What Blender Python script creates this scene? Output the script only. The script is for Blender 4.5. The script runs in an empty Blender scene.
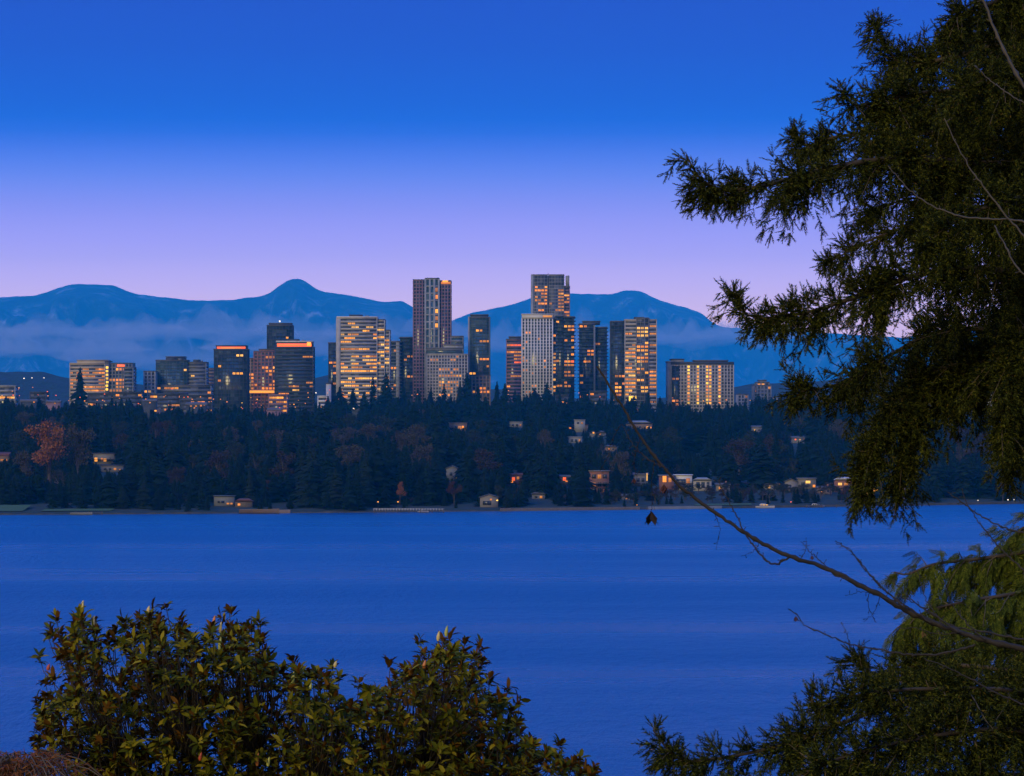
import bpy, math, random
import numpy as np
from mathutils import Vector, noise

random.seed(7); rng = np.random.default_rng(7)
SC = bpy.context.scene; COL = SC.collection
F, CX, HY, CZ = 3500.0, 512.0, 421.0, 45.0      # focal length (px), centre column, horizon row, eye height
def X(px, Y): return (px - CX) / F * Y
def Z(py, Y): return CZ + (HY - py) / F * Y
def P(px, py, Y): return np.array((X(px, Y), Y, Z(py, Y)))
def px_of(p): return CX + p[0] / p[1] * F, HY - (p[2] - CZ) / p[1] * F

# ------------------------------------------------------------------ materials
def mat(name):
    m = bpy.data.materials.new(name); m.use_nodes = True
    nt = m.node_tree; b = nt.nodes['Principled BSDF']
    return m, nt, b
def lk(nt, a, b): nt.links.new(a, b)
def ramp(nt, stops, fac=None, interp='LINEAR'):
    r = nt.nodes.new('ShaderNodeValToRGB'); r.color_ramp.interpolation = interp
    e = r.color_ramp.elements
    while len(e) < len(stops): e.new(0.5)
    for i, (p, c) in enumerate(stops):
        e[i].position = p; e[i].color = (*c, 1)
    if fac is not None: lk(nt, fac, r.inputs['Fac'])
    return r
def noise_tex(nt, scale, detail=4, vec=None, rough=0.55):
    n = nt.nodes.new('ShaderNodeTexNoise'); n.inputs['Scale'].default_value = scale
    n.inputs['Detail'].default_value = detail; n.inputs['Roughness'].default_value = rough
    if vec is not None: lk(nt, vec, n.inputs['Vector'])
    return n
def objco(nt):
    return nt.nodes.new('ShaderNodeTexCoord').outputs['Object']
def geo(nt): return nt.nodes.new('ShaderNodeNewGeometry')
def bump(nt, b, h, strength, dist):
    bp = nt.nodes.new('ShaderNodeBump'); bp.inputs['Strength'].default_value = strength
    bp.inputs['Distance'].default_value = dist
    lk(nt, h, bp.inputs['Height']); lk(nt, bp.outputs['Normal'], b.inputs['Normal'])

def weathered(name, c, var=0.25, scale=0.15, rough=0.8, bumpd=0.0):
    """matte material whose colour wanders a little (dirt, panels of slightly different age)"""
    m, nt, b = mat(name)
    n = noise_tex(nt, scale, 6, objco(nt))
    lo = tuple(x * (1 - var) for x in c); hi = tuple(min(1, x * (1 + var)) for x in c)
    r = ramp(nt, [(0.3, lo), (0.7, hi)], n.outputs['Fac'])
    lk(nt, r.outputs['Color'], b.inputs['Base Color'])
    b.inputs['Roughness'].default_value = rough
    if bumpd: bump(nt, b, n.outputs['Fac'], 0.6, bumpd)
    return m
def glassy(name, c0, c1, cell=(4, 4, 3.6), rough=0.16, spec=0.5):
    """curtain wall: every pane of its own darkness (blinds, rooms behind)"""
    m, nt, b = mat(name)
    s = nt.nodes.new('ShaderNodeVectorMath'); s.operation = 'SNAP'
    lk(nt, objco(nt), s.inputs[0]); s.inputs[1].default_value = cell
    w = nt.nodes.new('ShaderNodeTexWhiteNoise'); lk(nt, s.outputs[0], w.inputs['Vector'])
    r = ramp(nt, [(0.0, c0), (0.62, tuple((a * .7 + q * .3) for a, q in zip(c0, c1))), (1.0, c1)], w.outputs['Value'])
    lk(nt, r.outputs['Color'], b.inputs['Base Color'])
    b.inputs['Roughness'].default_value = rough
    b.inputs['Specular IOR Level'].default_value = spec
    return m
def lamp_mat(name, c, s):
    m, nt, b = mat(name)
    b.inputs['Base Color'].default_value = (*[x * .4 for x in c], 1)
    b.inputs['Emission Color'].default_value = (*c, 1)
    # rooms are unevenly lit: the light varies from window to window
    oi = nt.nodes.new('ShaderNodeObjectInfo')
    mr = nt.nodes.new('ShaderNodeMapRange'); mr.inputs['To Min'].default_value = s * .45; mr.inputs['To Max'].default_value = s * 1.35
    lk(nt, oi.outputs['Random'], mr.inputs['Value']); lk(nt, mr.outputs[0], b.inputs['Emission Strength'])
    m.cycles.emission_sampling = 'NONE'
    return m
def leafy(name, stops, rough=0.55, back=None, spec=0.3, objrand=False):
    """leaves/needles: the colour differs from leaf to leaf; the underside may have its own colour"""
    m, nt, b = mat(name)
    g = geo(nt)
    f = g.outputs['Random Per Island']
    if objrand: f = nt.nodes.new('ShaderNodeObjectInfo').outputs['Random']
    r = ramp(nt, stops, f)
    out = r.outputs['Color']
    if back:
        mx = nt.nodes.new('ShaderNodeMix'); mx.data_type = 'RGBA'
        rb = ramp(nt, back, g.outputs['Random Per Island'])
        lk(nt, g.outputs['Backfacing'], mx.inputs['Factor']); lk(nt, out, mx.inputs['A']); lk(nt, rb.outputs['Color'], mx.inputs['B'])
        out = mx.outputs['Result']
    lk(nt, out, b.inputs['Base Color'])
    b.inputs['Roughness'].default_value = rough; b.inputs['Specular IOR Level'].default_value = spec
    return m

M = {}
M['stone'] = weathered('pale_stone', (.27, .26, .25))
M['white'] = weathered('white_concrete', (.46, .46, .48), .15)
M['cream'] = weathered('cream_render', (.33, .28, .22), .15)
M['grey'] = weathered('grey_panel', (.12, .13, .145))
M['dgrey'] = weathered('dark_metal_panel', (.028, .034, .042))
M['brown'] = weathered('mauve_brown_panel', (.16, .095, .115))
M['brick'] = weathered('red_brick', (.17, .075, .055), .3, .4)
M['tan'] = weathered('tan_panel', (.17, .12, .085))
M['frame'] = weathered('mullion_metal', (.05, .065, .075))
M['pframe'] = weathered('pale_mullion_metal', (.20, .21, .22))
M['roof'] = weathered('roofing', (.07, .07, .08), .3)
M['rroof'] = weathered('reddish_shingle', (.10, .035, .03), .3)
M['wood'] = weathered('weathered_wood', (.085, .068, .055), .35, 1.0)
M['whouse'] = weathered('painted_siding', (.15, .145, .145), .15)
M['rock'] = weathered('shore_rock', (.035, .034, .032), .5, .3, .9, .3)
M['glass'] = glassy('dark_glass', (.012, .02, .028), (.06, .085, .10))
M['bglass'] = glassy('teal_glass', (.02, .04, .05), (.08, .12, .13))
M['gglass'] = glassy('grey_glass', (.03, .035, .045), (.12, .125, .13))
M['amber'] = lamp_mat('amber_room_light', (1, .37, .035), 1.25)
M['orange'] = lamp_mat('orange_room_light', (1, .29, .03), 1.1)
M['warm'] = lamp_mat('warm_white_room_light', (1, .50, .095), 1.15)
M['yellow'] = lamp_mat('yellow_stair_light', (1, .56, .05), 1.5)
M['dim'] = lamp_mat('dim_amber_room_light', (1, .34, .04), .45)
M['red'] = lamp_mat('red_sign_light', (1, .13, .03), 1.5)
M['white_l'] = lamp_mat('white_lamp_light', (1, .86, .66), 1.6)

# ------------------------------------------------------------------ mesh building
class MB:
    def __init__(s): s.v = []; s.f = {}; s.n = 0
    def add(s, v, f, mi=0):
        v = np.asarray(v, float).reshape(-1, 3); f = np.asarray(f, np.int64)
        s.f.setdefault((f.shape[1], mi), []).append(f + s.n); s.v.append(v); s.n += len(v)
    def box(s, x0, x1, y0, y1, z0, z1, mi=0):
        v = [(x0, y0, z0), (x1, y0, z0), (x1, y1, z0), (x0, y1, z0), (x0, y0, z1), (x1, y0, z1), (x1, y1, z1), (x0, y1, z1)]
        s.add(v, [(0, 3, 2, 1), (4, 5, 6, 7), (0, 1, 5, 4), (1, 2, 6, 5), (2, 3, 7, 6), (3, 0, 4, 7)], mi)
    def tube(s, pts, rad, n=6, mi=0):
        pts = np.asarray(pts, float); k = len(pts)
        rad = np.broadcast_to(np.asarray(rad, float), (k,))
        t = np.gradient(pts, axis=0); t /= np.linalg.norm(t, axis=1)[:, None] + 1e-12
        ref = np.where(np.abs(t[:, 2:3]) > .9, np.array([[1., 0, 0]]), np.array([[0, 0, 1.]]))
        a = np.cross(t, ref); a /= np.linalg.norm(a, axis=1)[:, None] + 1e-12
        b = np.cross(t, a)
        th = np.arange(n) * 2 * np.pi / n
        v = pts[:, None] + rad[:, None, None] * (np.cos(th)[None, :, None] * a[:, None] + np.sin(th)[None, :, None] * b[:, None])
        i = np.arange(k - 1)[:, None] * n; j = np.arange(n)[None]; j2 = (j + 1) % n
        f = np.stack([i + j, i + j2, i + n + j2, i + n + j], -1).reshape(-1, 4)
        s.add(v.reshape(-1, 3), f, mi)
    def prism(s, poly, y0, y1, mi=0):
        """poly of (x, z) extruded along y"""
        n = len(poly)
        v = [(x, y0, z) for x, z in poly] + [(x, y1, z) for x, z in poly]
        s.add(v, [[i, (i + 1) % n, n + (i + 1) % n, n + i] for i in range(n)], mi)
        b = s.n - 2 * n
        s.f.setdefault((n, mi), []).append(np.array([list(range(n))[::-1]]) + b)
        s.f.setdefault((n, mi), []).append(np.array([list(range(n, 2 * n))]) + b)
    def mesh(s, name, mats, smooth=False):
        me = bpy.data.meshes.new(name)
        v = np.concatenate(s.v)
        loops, starts, tot, mis = [], [], [], []; at = 0
        for (k, mi), fs in s.f.items():
            f = np.concatenate(fs); m = len(f)
            loops.append(f.ravel()); starts.append(at + np.arange(m) * k); tot.append(np.full(m, k)); mis.append(np.full(m, mi)); at += m * k
        me.vertices.add(len(v)); me.vertices.foreach_set('co', v.astype(np.float32).ravel())
        L = np.concatenate(loops).astype(np.int32)
        me.loops.add(len(L)); me.loops.foreach_set('vertex_index', L)
        S = np.concatenate(starts).astype(np.int32)
        me.polygons.add(len(S)); me.polygons.foreach_set('loop_start', S); me.polygons.foreach_set('loop_total', np.concatenate(tot).astype(np.int32))
        me.polygons.foreach_set('material_index', np.concatenate(mis).astype(np.int32))
        if smooth: me.polygons.foreach_set('use_smooth', np.ones(len(S), bool))
        for m in (mats if isinstance(mats, (list, tuple)) else [mats]): me.materials.append(m)
        me.update(calc_edges=True); me.validate()
        return me
    def build(s, name, mats, parent=None, loc=(0, 0, 0), smooth=False):
        return link(name, s.mesh(name, mats, smooth), parent, loc)
def link(name, data, parent=None, loc=(0, 0, 0)):
    o = bpy.data.objects.new(name, data); COL.objects.link(o); o.location = loc
    if parent is not None: o.parent = parent
    return o
def tag(o, label=None, cat=None, group=None, kind=None):
    for k, v in (('label', label), ('category', cat), ('group', group), ('kind', kind)):
        if v: o[k] = v
    return o
def thing(name, loc, label, cat, group=None):
    o = bpy.data.objects.new(name, None); COL.objects.link(o); o.location = loc
    o.empty_display_size = .5
    return tag(o, label, cat, group)
def spline(pts, n):
    """smooth curve through the points, n samples evenly along it"""
    p = np.asarray(pts, float); p = np.vstack([2 * p[0] - p[1], p, 2 * p[-1] - p[-2]])
    out = []
    for i in range(1, len(p) - 2):
        t = np.linspace(0, 1, 16, endpoint=False)[:, None]
        a, b, c, d = p[i - 1], p[i], p[i + 1], p[i + 2]
        out.append(.5 * (2 * b + (c - a) * t + (2 * a - 5 * b + 4 * c - d) * t ** 2 + (3 * b - a - 3 * c + d) * t ** 3))
    out = np.vstack(out + [p[-2][None]])
    s = np.r_[0, np.cumsum(np.linalg.norm(np.diff(out, axis=0), axis=1))]
    q = np.linspace(0, s[-1], n)
    return np.stack([np.interp(q, s, out[:, k]) for k in range(out.shape[1])], 1)
def norm(a): return a / (np.linalg.norm(a, axis=-1, keepdims=True) + 1e-12)

# ------------------------------------------------------------------ camera, sky, light, air
cam = bpy.data.cameras.new('camera'); co = link('camera', cam, None, (0, 0, CZ))
co.rotation_euler = (math.radians(90), 0, 0)
cam.sensor_width = 36; cam.lens = F / 1024 * 36; cam.shift_y = (HY - 388) / 1024
cam.clip_start = .5; cam.clip_end = 150000
SC.camera = co

SIGMA, FAR, TOP = 2.6e-5, 52000.0, 2500.0
AIR = np.array((.008, .185, .66))               # colour the air ends in (measured from a render)
HAZE_COLOR = (.015, .55, 1.0)
def lin(c): 
    c = np.array(c) / 255.0
    return np.where(c <= .04045, c / 12.92, ((c + .055) / 1.055) ** 2.4)
SKY_ROWS = [(0, (40, 92, 205)), (50, (39, 97, 210)), (100, (37, 105, 218)), (126, (38, 112, 225)), (140, (58, 118, 231)), (160, (84, 130, 238)), (180, (104, 140, 242)), (210, (134, 150, 245)),
            (240, (154, 160, 248)), (265, (172, 170, 246)), (290, (187, 178, 243)), (305, (195, 182, 238)), (330, (205, 186, 234))]
stops = []
for py, c in SKY_ROWS:
    e = math.atan((HY - py) / F)
    d = min(FAR / math.cos(e), (TOP - CZ) / math.sin(e))
    T = math.exp(-SIGMA * d)
    stops.append((math.sin(e), tuple(np.clip((lin(c) - (1 - T) * AIR) / T, 0, None))))
stops.sort(key=lambda s: s[0])
EAST = [(0, stops[0][1])] + stops + [(.16, (.012, .13, .7)), (.3, (.012, .22, 1.1)), (.6, (.02, .28, 1.4)), (1.0, (.03, .30, 1.5))]
WEST = [(0, (1.3, .8, .3)), (.06, (1.15, .76, .34)), (.16, (.7, .58, .42)), (.32, (.4, .42, .6)), (.6, (.08, .28, 1.2)), (1.0, (.03, .30, 1.5))]
w = bpy.data.worlds.new('World'); SC.world = w; w.use_nodes = True
nt = w.node_tree; bg = nt.nodes['Background']
tc = nt.nodes.new('ShaderNodeTexCoord'); sx = nt.nodes.new('ShaderNodeSeparateXYZ'); lk(nt, tc.outputs['Generated'], sx.inputs[0])
mxv = nt.nodes.new('ShaderNodeMath'); mxv.operation = 'MAXIMUM'; mxv.inputs[1].default_value = 0; lk(nt, sx.outputs['Z'], mxv.inputs[0])
re_ = ramp(nt, EAST, mxv.outputs[0]); rw = ramp(nt, WEST, mxv.outputs[0])
mr = nt.nodes.new('ShaderNodeMapRange'); mr.interpolation_type = 'SMOOTHSTEP'
for k, v in (('From Min', .35), ('From Max', -.75)): mr.inputs[k].default_value = v
lk(nt, sx.outputs['Y'], mr.inputs['Value'])
mx = nt.nodes.new('ShaderNodeMix'); mx.data_type = 'RGBA'
lk(nt, mr.outputs[0], mx.inputs['Factor']); lk(nt, re_.outputs['Color'], mx.inputs['A']); lk(nt, rw.outputs['Color'], mx.inputs['B'])
lk(nt, mx.outputs['Result'], bg.inputs['Color']); bg.inputs['Strength'].default_value = 1.0

sun = bpy.data.lights.new('afterglow', 'SUN'); so = link('afterglow', sun, None, (-40, -60, 120))
sun.energy = 2.3; sun.angle = math.radians(25); sun.color = (1, .77, .30)
so.rotation_euler = Vector((.42, .85, -.42)).to_track_quat('-Z', 'Y').to_euler()   # the western glow, behind and to the left

vs = SC.view_settings; vs.view_transform = 'Standard'; vs.look = 'None'; vs.exposure = 0; vs.gamma = 1; vs.use_curve_mapping = False
SC.cycles.use_denoising = True
SC.cycles.max_bounces = 6; SC.cycles.diffuse_bounces = 2; SC.cycles.glossy_bounces = 2; SC.cycles.transparent_max_bounces = 8; SC.cycles.volume_bounces = 1

hz = MB(); hz.box(-14000, 14000, -900, FAR, -4, TOP)
m = bpy.data.materials.new('evening_air'); m.use_nodes = True; nt = m.node_tree; nt.nodes.clear()
ou = nt.nodes.new('ShaderNodeOutputMaterial'); pv = nt.nodes.new('ShaderNodeVolumePrincipled')
pv.inputs['Color'].default_value = (*HAZE_COLOR, 1); pv.inputs['Density'].default_value = SIGMA
lk(nt, pv.outputs[0], ou.inputs['Volume'])
tag(hz.build('haze', m), kind='stuff')

# ------------------------------------------------------------------ terrain, water, hills
def shoreY(x): return 1748 + .42 * x + .0005 * x * x
def ss(a, b, t):
    t = np.clip((t - a) / (b - a), 0, 1); return t * t * (3 - 2 * t)
def ground(x, y):
    x = np.asarray(x, float); y = np.asarray(y, float)
    near = 38 - .16 * np.clip(y, -60, None)
    near = np.where(y < -60, 47.6, near)
    t = y - shoreY(np.clip(x, -1200, 1200))
    far = -2 + 3.3 * ss(0, 4, t) + 41 * (np.clip((t - 20) / 1500, 0, 1) ** .92) + 2.0 * np.sin(x * .011 + y * .004) * ss(60, 400, t)
    far = far + np.clip((y - 4200) / 20000, 0, 1) * 30
    return np.where(y < 900, np.maximum(near, -2), far)
xs = np.unique(np.r_[np.linspace(-13900, -700, 30), np.linspace(-700, 700, 90), np.linspace(700, 13900, 30)])
ysr = np.unique(np.r_[np.linspace(-850, 0, 12), np.linspace(0, 300, 30), np.linspace(300, 1500, 8), np.linspace(1500, 3700, 220), np.linspace(3700, 51900, 60)])
gx, gy = np.meshgrid(xs, ysr); gz = ground(gx, gy)
mb = MB(); nx, ny = len(xs), len(ysr)
i = (np.arange(ny - 1)[:, None] * nx + np.arange(nx - 1)[None]).ravel()
mb.add(np.stack([gx, gy, gz], -1), np.stack([i, i + 1, i + 1 + nx, i + nx], 1))
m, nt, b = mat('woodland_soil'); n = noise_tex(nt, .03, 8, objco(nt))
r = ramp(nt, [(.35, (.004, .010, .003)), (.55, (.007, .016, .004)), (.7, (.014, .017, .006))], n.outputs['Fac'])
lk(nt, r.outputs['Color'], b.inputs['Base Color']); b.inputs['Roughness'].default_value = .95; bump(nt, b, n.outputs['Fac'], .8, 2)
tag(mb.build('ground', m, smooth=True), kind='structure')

mb = MB()
yw = np.linspace(150, 2400, 40); xw = np.linspace(-1300, 1300, 24); gx, gy = np.meshgrid(xw, yw); nx = len(xw)
i = (np.arange(len(yw) - 1)[:, None] * nx + np.arange(nx - 1)[None]).ravel()
mb.add(np.stack([gx, gy, gx * 0], -1), np.stack([i, i + 1, i + 1 + nx, i + nx], 1))
m, nt, b = mat('lake_water'); oc = objco(nt)
mp = nt.nodes.new('ShaderNodeMapping'); mp.inputs['Scale'].default_value = (.0011, .0062, 1); lk(nt, oc, mp.inputs['Vector'])
band = noise_tex(nt, 1.0, 5, mp.outputs[0], .6)                # wind lanes lying across the lake
mp2 = nt.nodes.new('ShaderNodeMapping'); mp2.inputs['Scale'].default_value = (.34, .10, 1); lk(nt, oc, mp2.inputs['Vector'])
rip = noise_tex(nt, 1.0, 6, mp2.outputs[0], .65)
rr = nt.nodes.new('ShaderNodeMapRange')
for k, v in (('From Min', .36), ('From Max', .70), ('To Min', .42), ('To Max', .17)): rr.inputs[k].default_value = v
lk(nt, band.outputs['Fac'], rr.inputs['Value']); lk(nt, rr.outputs[0], b.inputs['Roughness'])
b.inputs['Base Color'].default_value = (.015, .102, .258, 1); b.inputs['IOR'].default_value = 1.33
bump(nt, b, rip.outputs['Fac'], 1.0, 4.5)
tag(mb.build('lake_water', m), kind='structure')

def massif(name, crest, Yc, half, base, seed, m, amp, label=None, nu=71, step=3.0):
    """a mountain: crest line with slopes falling off on both sides, cut by gullies and spurs"""
    cx = np.array([c[0] for c in crest], float); cy = np.array([c[1] for c in crest], float)
    pxs = np.arange(cx[0], cx[-1] + .1, step)
    pys = np.interp(pxs, cx, cy)
    k = np.exp(-np.linspace(-2.4, 2.4, 7) ** 2); k /= k.sum(); pys = np.convolve(np.pad(pys, 3, 'edge'), k, 'valid')
    us = np.linspace(-1, 1, nu)
    v = np.zeros((nu, len(pxs), 3))
    for a, u in enumerate(us):
        for c, (px, py) in enumerate(zip(pxs, pys)):
            H = Z(py, Yc) - base; x = X(px, Yc)
            f = (1 - abs(u)) ** 1.15
            q = noise.fractal(Vector((x / 900 + seed, u * 2.2, seed)), 1.0, 2.0, 6)
            rdg = 1 - abs(noise.noise(Vector((x / 1100 + seed * 2, u * 1.3 + q * .35, 3.1))))
            h = H * (f + amp * (q * .55 + (rdg - .75) * .8) * min(1, abs(u) * 3.2) * (1 - abs(u)) * 1.6)
            h = min(h, H * (1 - .30 * abs(u)) * (Yc + min(u, 0) * half) / Yc - abs(u) * 60)
            jag = noise.fractal(Vector((x / 150, seed, u * 9)), 1.0, 2.0, 3) * 9.0
            v[a, c] = (x, Yc + u * half, base + max(-20, h) + jag * (1 - abs(u)))
    n = len(pxs); i = (np.arange(nu - 1)[:, None] * n + np.arange(n - 1)[None]).ravel()
    mb = MB(); mb.add(v, np.stack([i, i + 1, i + 1 + n, i + n], 1))
    return tag(mb.build(name, m, smooth=True), kind='structure')
m, nt, b = mat('mountain_forest'); n = noise_tex(nt, .004, 10, objco(nt), .65)
r = ramp(nt, [(.38, (.001, .005, .006)), (.47, (.005, .018, .018)), (.55, (.020, .042, .050)), (.61, (.10, .125, .15)), (.69, (.32, .35, .40))], n.outputs['Fac'])
lk(nt, r.outputs['Color'], b.inputs['Base Color']); b.inputs['Roughness'].default_value = .95; bump(nt, b, n.outputs['Fac'], .9, 160)
massif('mountain', [(-260, 330), (-120, 306), (-40, 300), (0, 297), (30, 296), (42, 294), (60, 287), (75, 284), (95, 284), (112, 285), (122, 289), (136, 294), (160, 297), (195, 301), (228, 300), (255, 297), (270, 293), (279, 286), (286, 281), (293, 278), (301, 279), (310, 284), (318, 290), (330, 293), (350, 295), (366, 299), (385, 302), (402, 301), (416, 309), (440, 330), (480, 352), (560, 385), (640, 420)], 43000, 6000, 50, 1.3, m, 1.0)
massif('mountain', [(300, 420), (380, 360), (430, 334), (455, 319), (470, 313), (490, 309), (512, 305), (526, 300), (540, 295), (556, 293), (585, 294), (612, 294), (622, 291), (632, 290), (641, 291), (652, 297), (668, 303), (690, 309), (703, 314), (712, 323), (722, 327), (760, 330), (830, 333), (900, 338), (980, 330), (1060, 325), (1200, 335), (1400, 370)], 47000, 4500, 55, 5.7, m, .9)
m2, nt, b = mat('hill_wood'); n = noise_tex(nt, .05, 6, objco(nt)); r = ramp(nt, [(.35, (.005, .013, .009)), (.7, (.012, .024, .016))], n.outputs['Fac'])
lk(nt, r.outputs['Color'], b.inputs['Base Color']); b.inputs['Roughness'].default_value = .95; bump(nt, b, n.outputs['Fac'], 1, 8)
massif('hill', [(-300, 385), (-100, 378), (0, 372), (40, 374), (80, 380), (140, 384), (220, 388), (300, 380), (330, 376), (350, 382), (420, 392), (480, 386), (520, 392), (600, 400), (680, 396), (740, 388), (790, 380), (860, 376), (940, 372), (1040, 366), (1300, 372)], 6200, 900, 44, 9.2, m2, .25, nu=37, step=1.5)

# low cloud lying against the foot of the mountains: real volumes, thin at the rims
mf = bpy.data.materials.new('cloud_vapour'); mf.use_nodes = True; nt = mf.node_tree; nt.nodes.clear()
ou = nt.nodes.new('ShaderNodeOutputMaterial'); pv = nt.nodes.new('ShaderNodeVolumePrincipled')
pv.inputs['Color'].default_value = (.85, .70, .60, 1); pv.inputs['Density'].default_value = 9e-4
lk(nt, pv.outputs[0], ou.inputs['Volume'])
def cloud(px0, px1, pyt, pyb, Y, deep, seed, label):
    nx, ny = 120, 16
    us = np.linspace(0, 1, nx); vs_ = np.linspace(-1, 1, ny)
    top = np.zeros((ny, nx, 3)); bot = np.zeros((ny, nx, 3))
    for j, v in enumerate(vs_):
        for i_, u in enumerate(us):
            x = X(px0 + (px1 - px0) * u, Y)
            e = max(0., 1 - abs(2 * u - 1) ** 5) ** .7 * max(0., 1 - v * v) ** .5
            q = noise.fractal(Vector((x / 330, v * 1.2, seed)), 1.0, 2.1, 5); q2 = noise.fractal(Vector((x / 640, v * 1.1, seed + 7)), 1.0, 2.1, 4)
            zt, zb = Z(pyt, Y), Z(pyb, Y); mid = zb * .6 + zt * .4
            th = max(.02, .5 + 1.9 * q); tl = max(.02, .65 + 1.2 * q2)
            top[j, i_] = (x, Y + v * deep, mid + (zt - mid) * e * th + .02)
            bot[j, i_] = (x, Y + v * deep, mid - (mid - zb) * e * tl - .02)
    mb = MB(); n = nx
    i = (np.arange(ny - 1)[:, None] * n + np.arange(n - 1)[None]).ravel(); o = nx * ny
    f1 = np.stack([i, i + 1, i + 1 + n, i + n], 1); f2 = f1[:, ::-1] + o
    rim = np.r_[np.arange(n), np.arange(1, ny) * n + n - 1, (ny - 1) * n + np.arange(n - 2, -1, -1), np.arange(ny - 2, 0, -1) * n]
    r2 = np.roll(rim, -1); f3 = np.stack([r2, rim, rim + o, r2 + o], 1)
    mb.add(np.vstack([top.reshape(-1, 3), bot.reshape(-1, 3)]), np.vstack([f1, f2, f3]))
    tag(mb.build('low_cloud', mf, smooth=True), label, 'cloud', kind='stuff')
cloud(-120, 190, 318, 337, 36000, 900, 2.2, 'pale bank of mist across the western mountain')
cloud(120, 300, 315, 342, 36500, 900, 31.2, 'brightest puffed bank of mist below the saddle of the western mountain')
cloud(250, 480, 320, 340, 36300, 700, 41.2, 'bank of mist under the pointed peak')
cloud(-80, 150, 333, 360, 34000, 800, 8.8, 'lower bank of mist behind the low hospital')
cloud(60, 270, 337, 372, 33800, 700, 51.8, 'lowest bank of mist behind the broad office block')
cloud(200, 420, 336, 356, 33500, 600, 18.8, 'thin streak of mist behind the dark office blocks')
cloud(590, 800, 320, 346, 40500, 1000, 4.9, 'bank of mist at the foot of the mountain behind the hotel')
cloud(440, 640, 326, 356, 39500, 700, 6.1, 'thin mist between the tallest towers')

# ------------------------------------------------------------------ skyline
WINCACHE = {}
def win_mesh(wd, hg, m):
    """one lit pane: bright room, sill-height blind strip and a dark mullion down the middle"""
    k = (round(wd, 2), round(hg, 2), m)
    if k not in WINCACHE:
        mb = MB(); g = wd * .03
        mb.box(-wd / 2, -g, -.1, 0, 0, hg); mb.box(g, wd / 2, -.1, 0, 0, hg)
        mb.box(-g, g, -.14, 0, 0, hg, 1)
        WINCACHE[k] = mb.mesh('window', [M[m], M['frame']])
    return WINCACHE[k]
PAL = {'a': ['amber', 'amber', 'amber', 'warm', 'orange', 'dim'], 'o': ['orange', 'amber', 'dim', 'orange'], 'd': ['dim', 'dim', 'orange'], 'y': ['yellow'], 'h': ['amber', 'amber', 'yellow', 'orange'], 'w': ['warm', 'amber', 'warm', 'dim'],
       'r': ['orange', 'dim', 'orange', 'dim', 'amber', 'dim', 'red'], 'l': ['white_l']}
R = random.Random(11)

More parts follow.
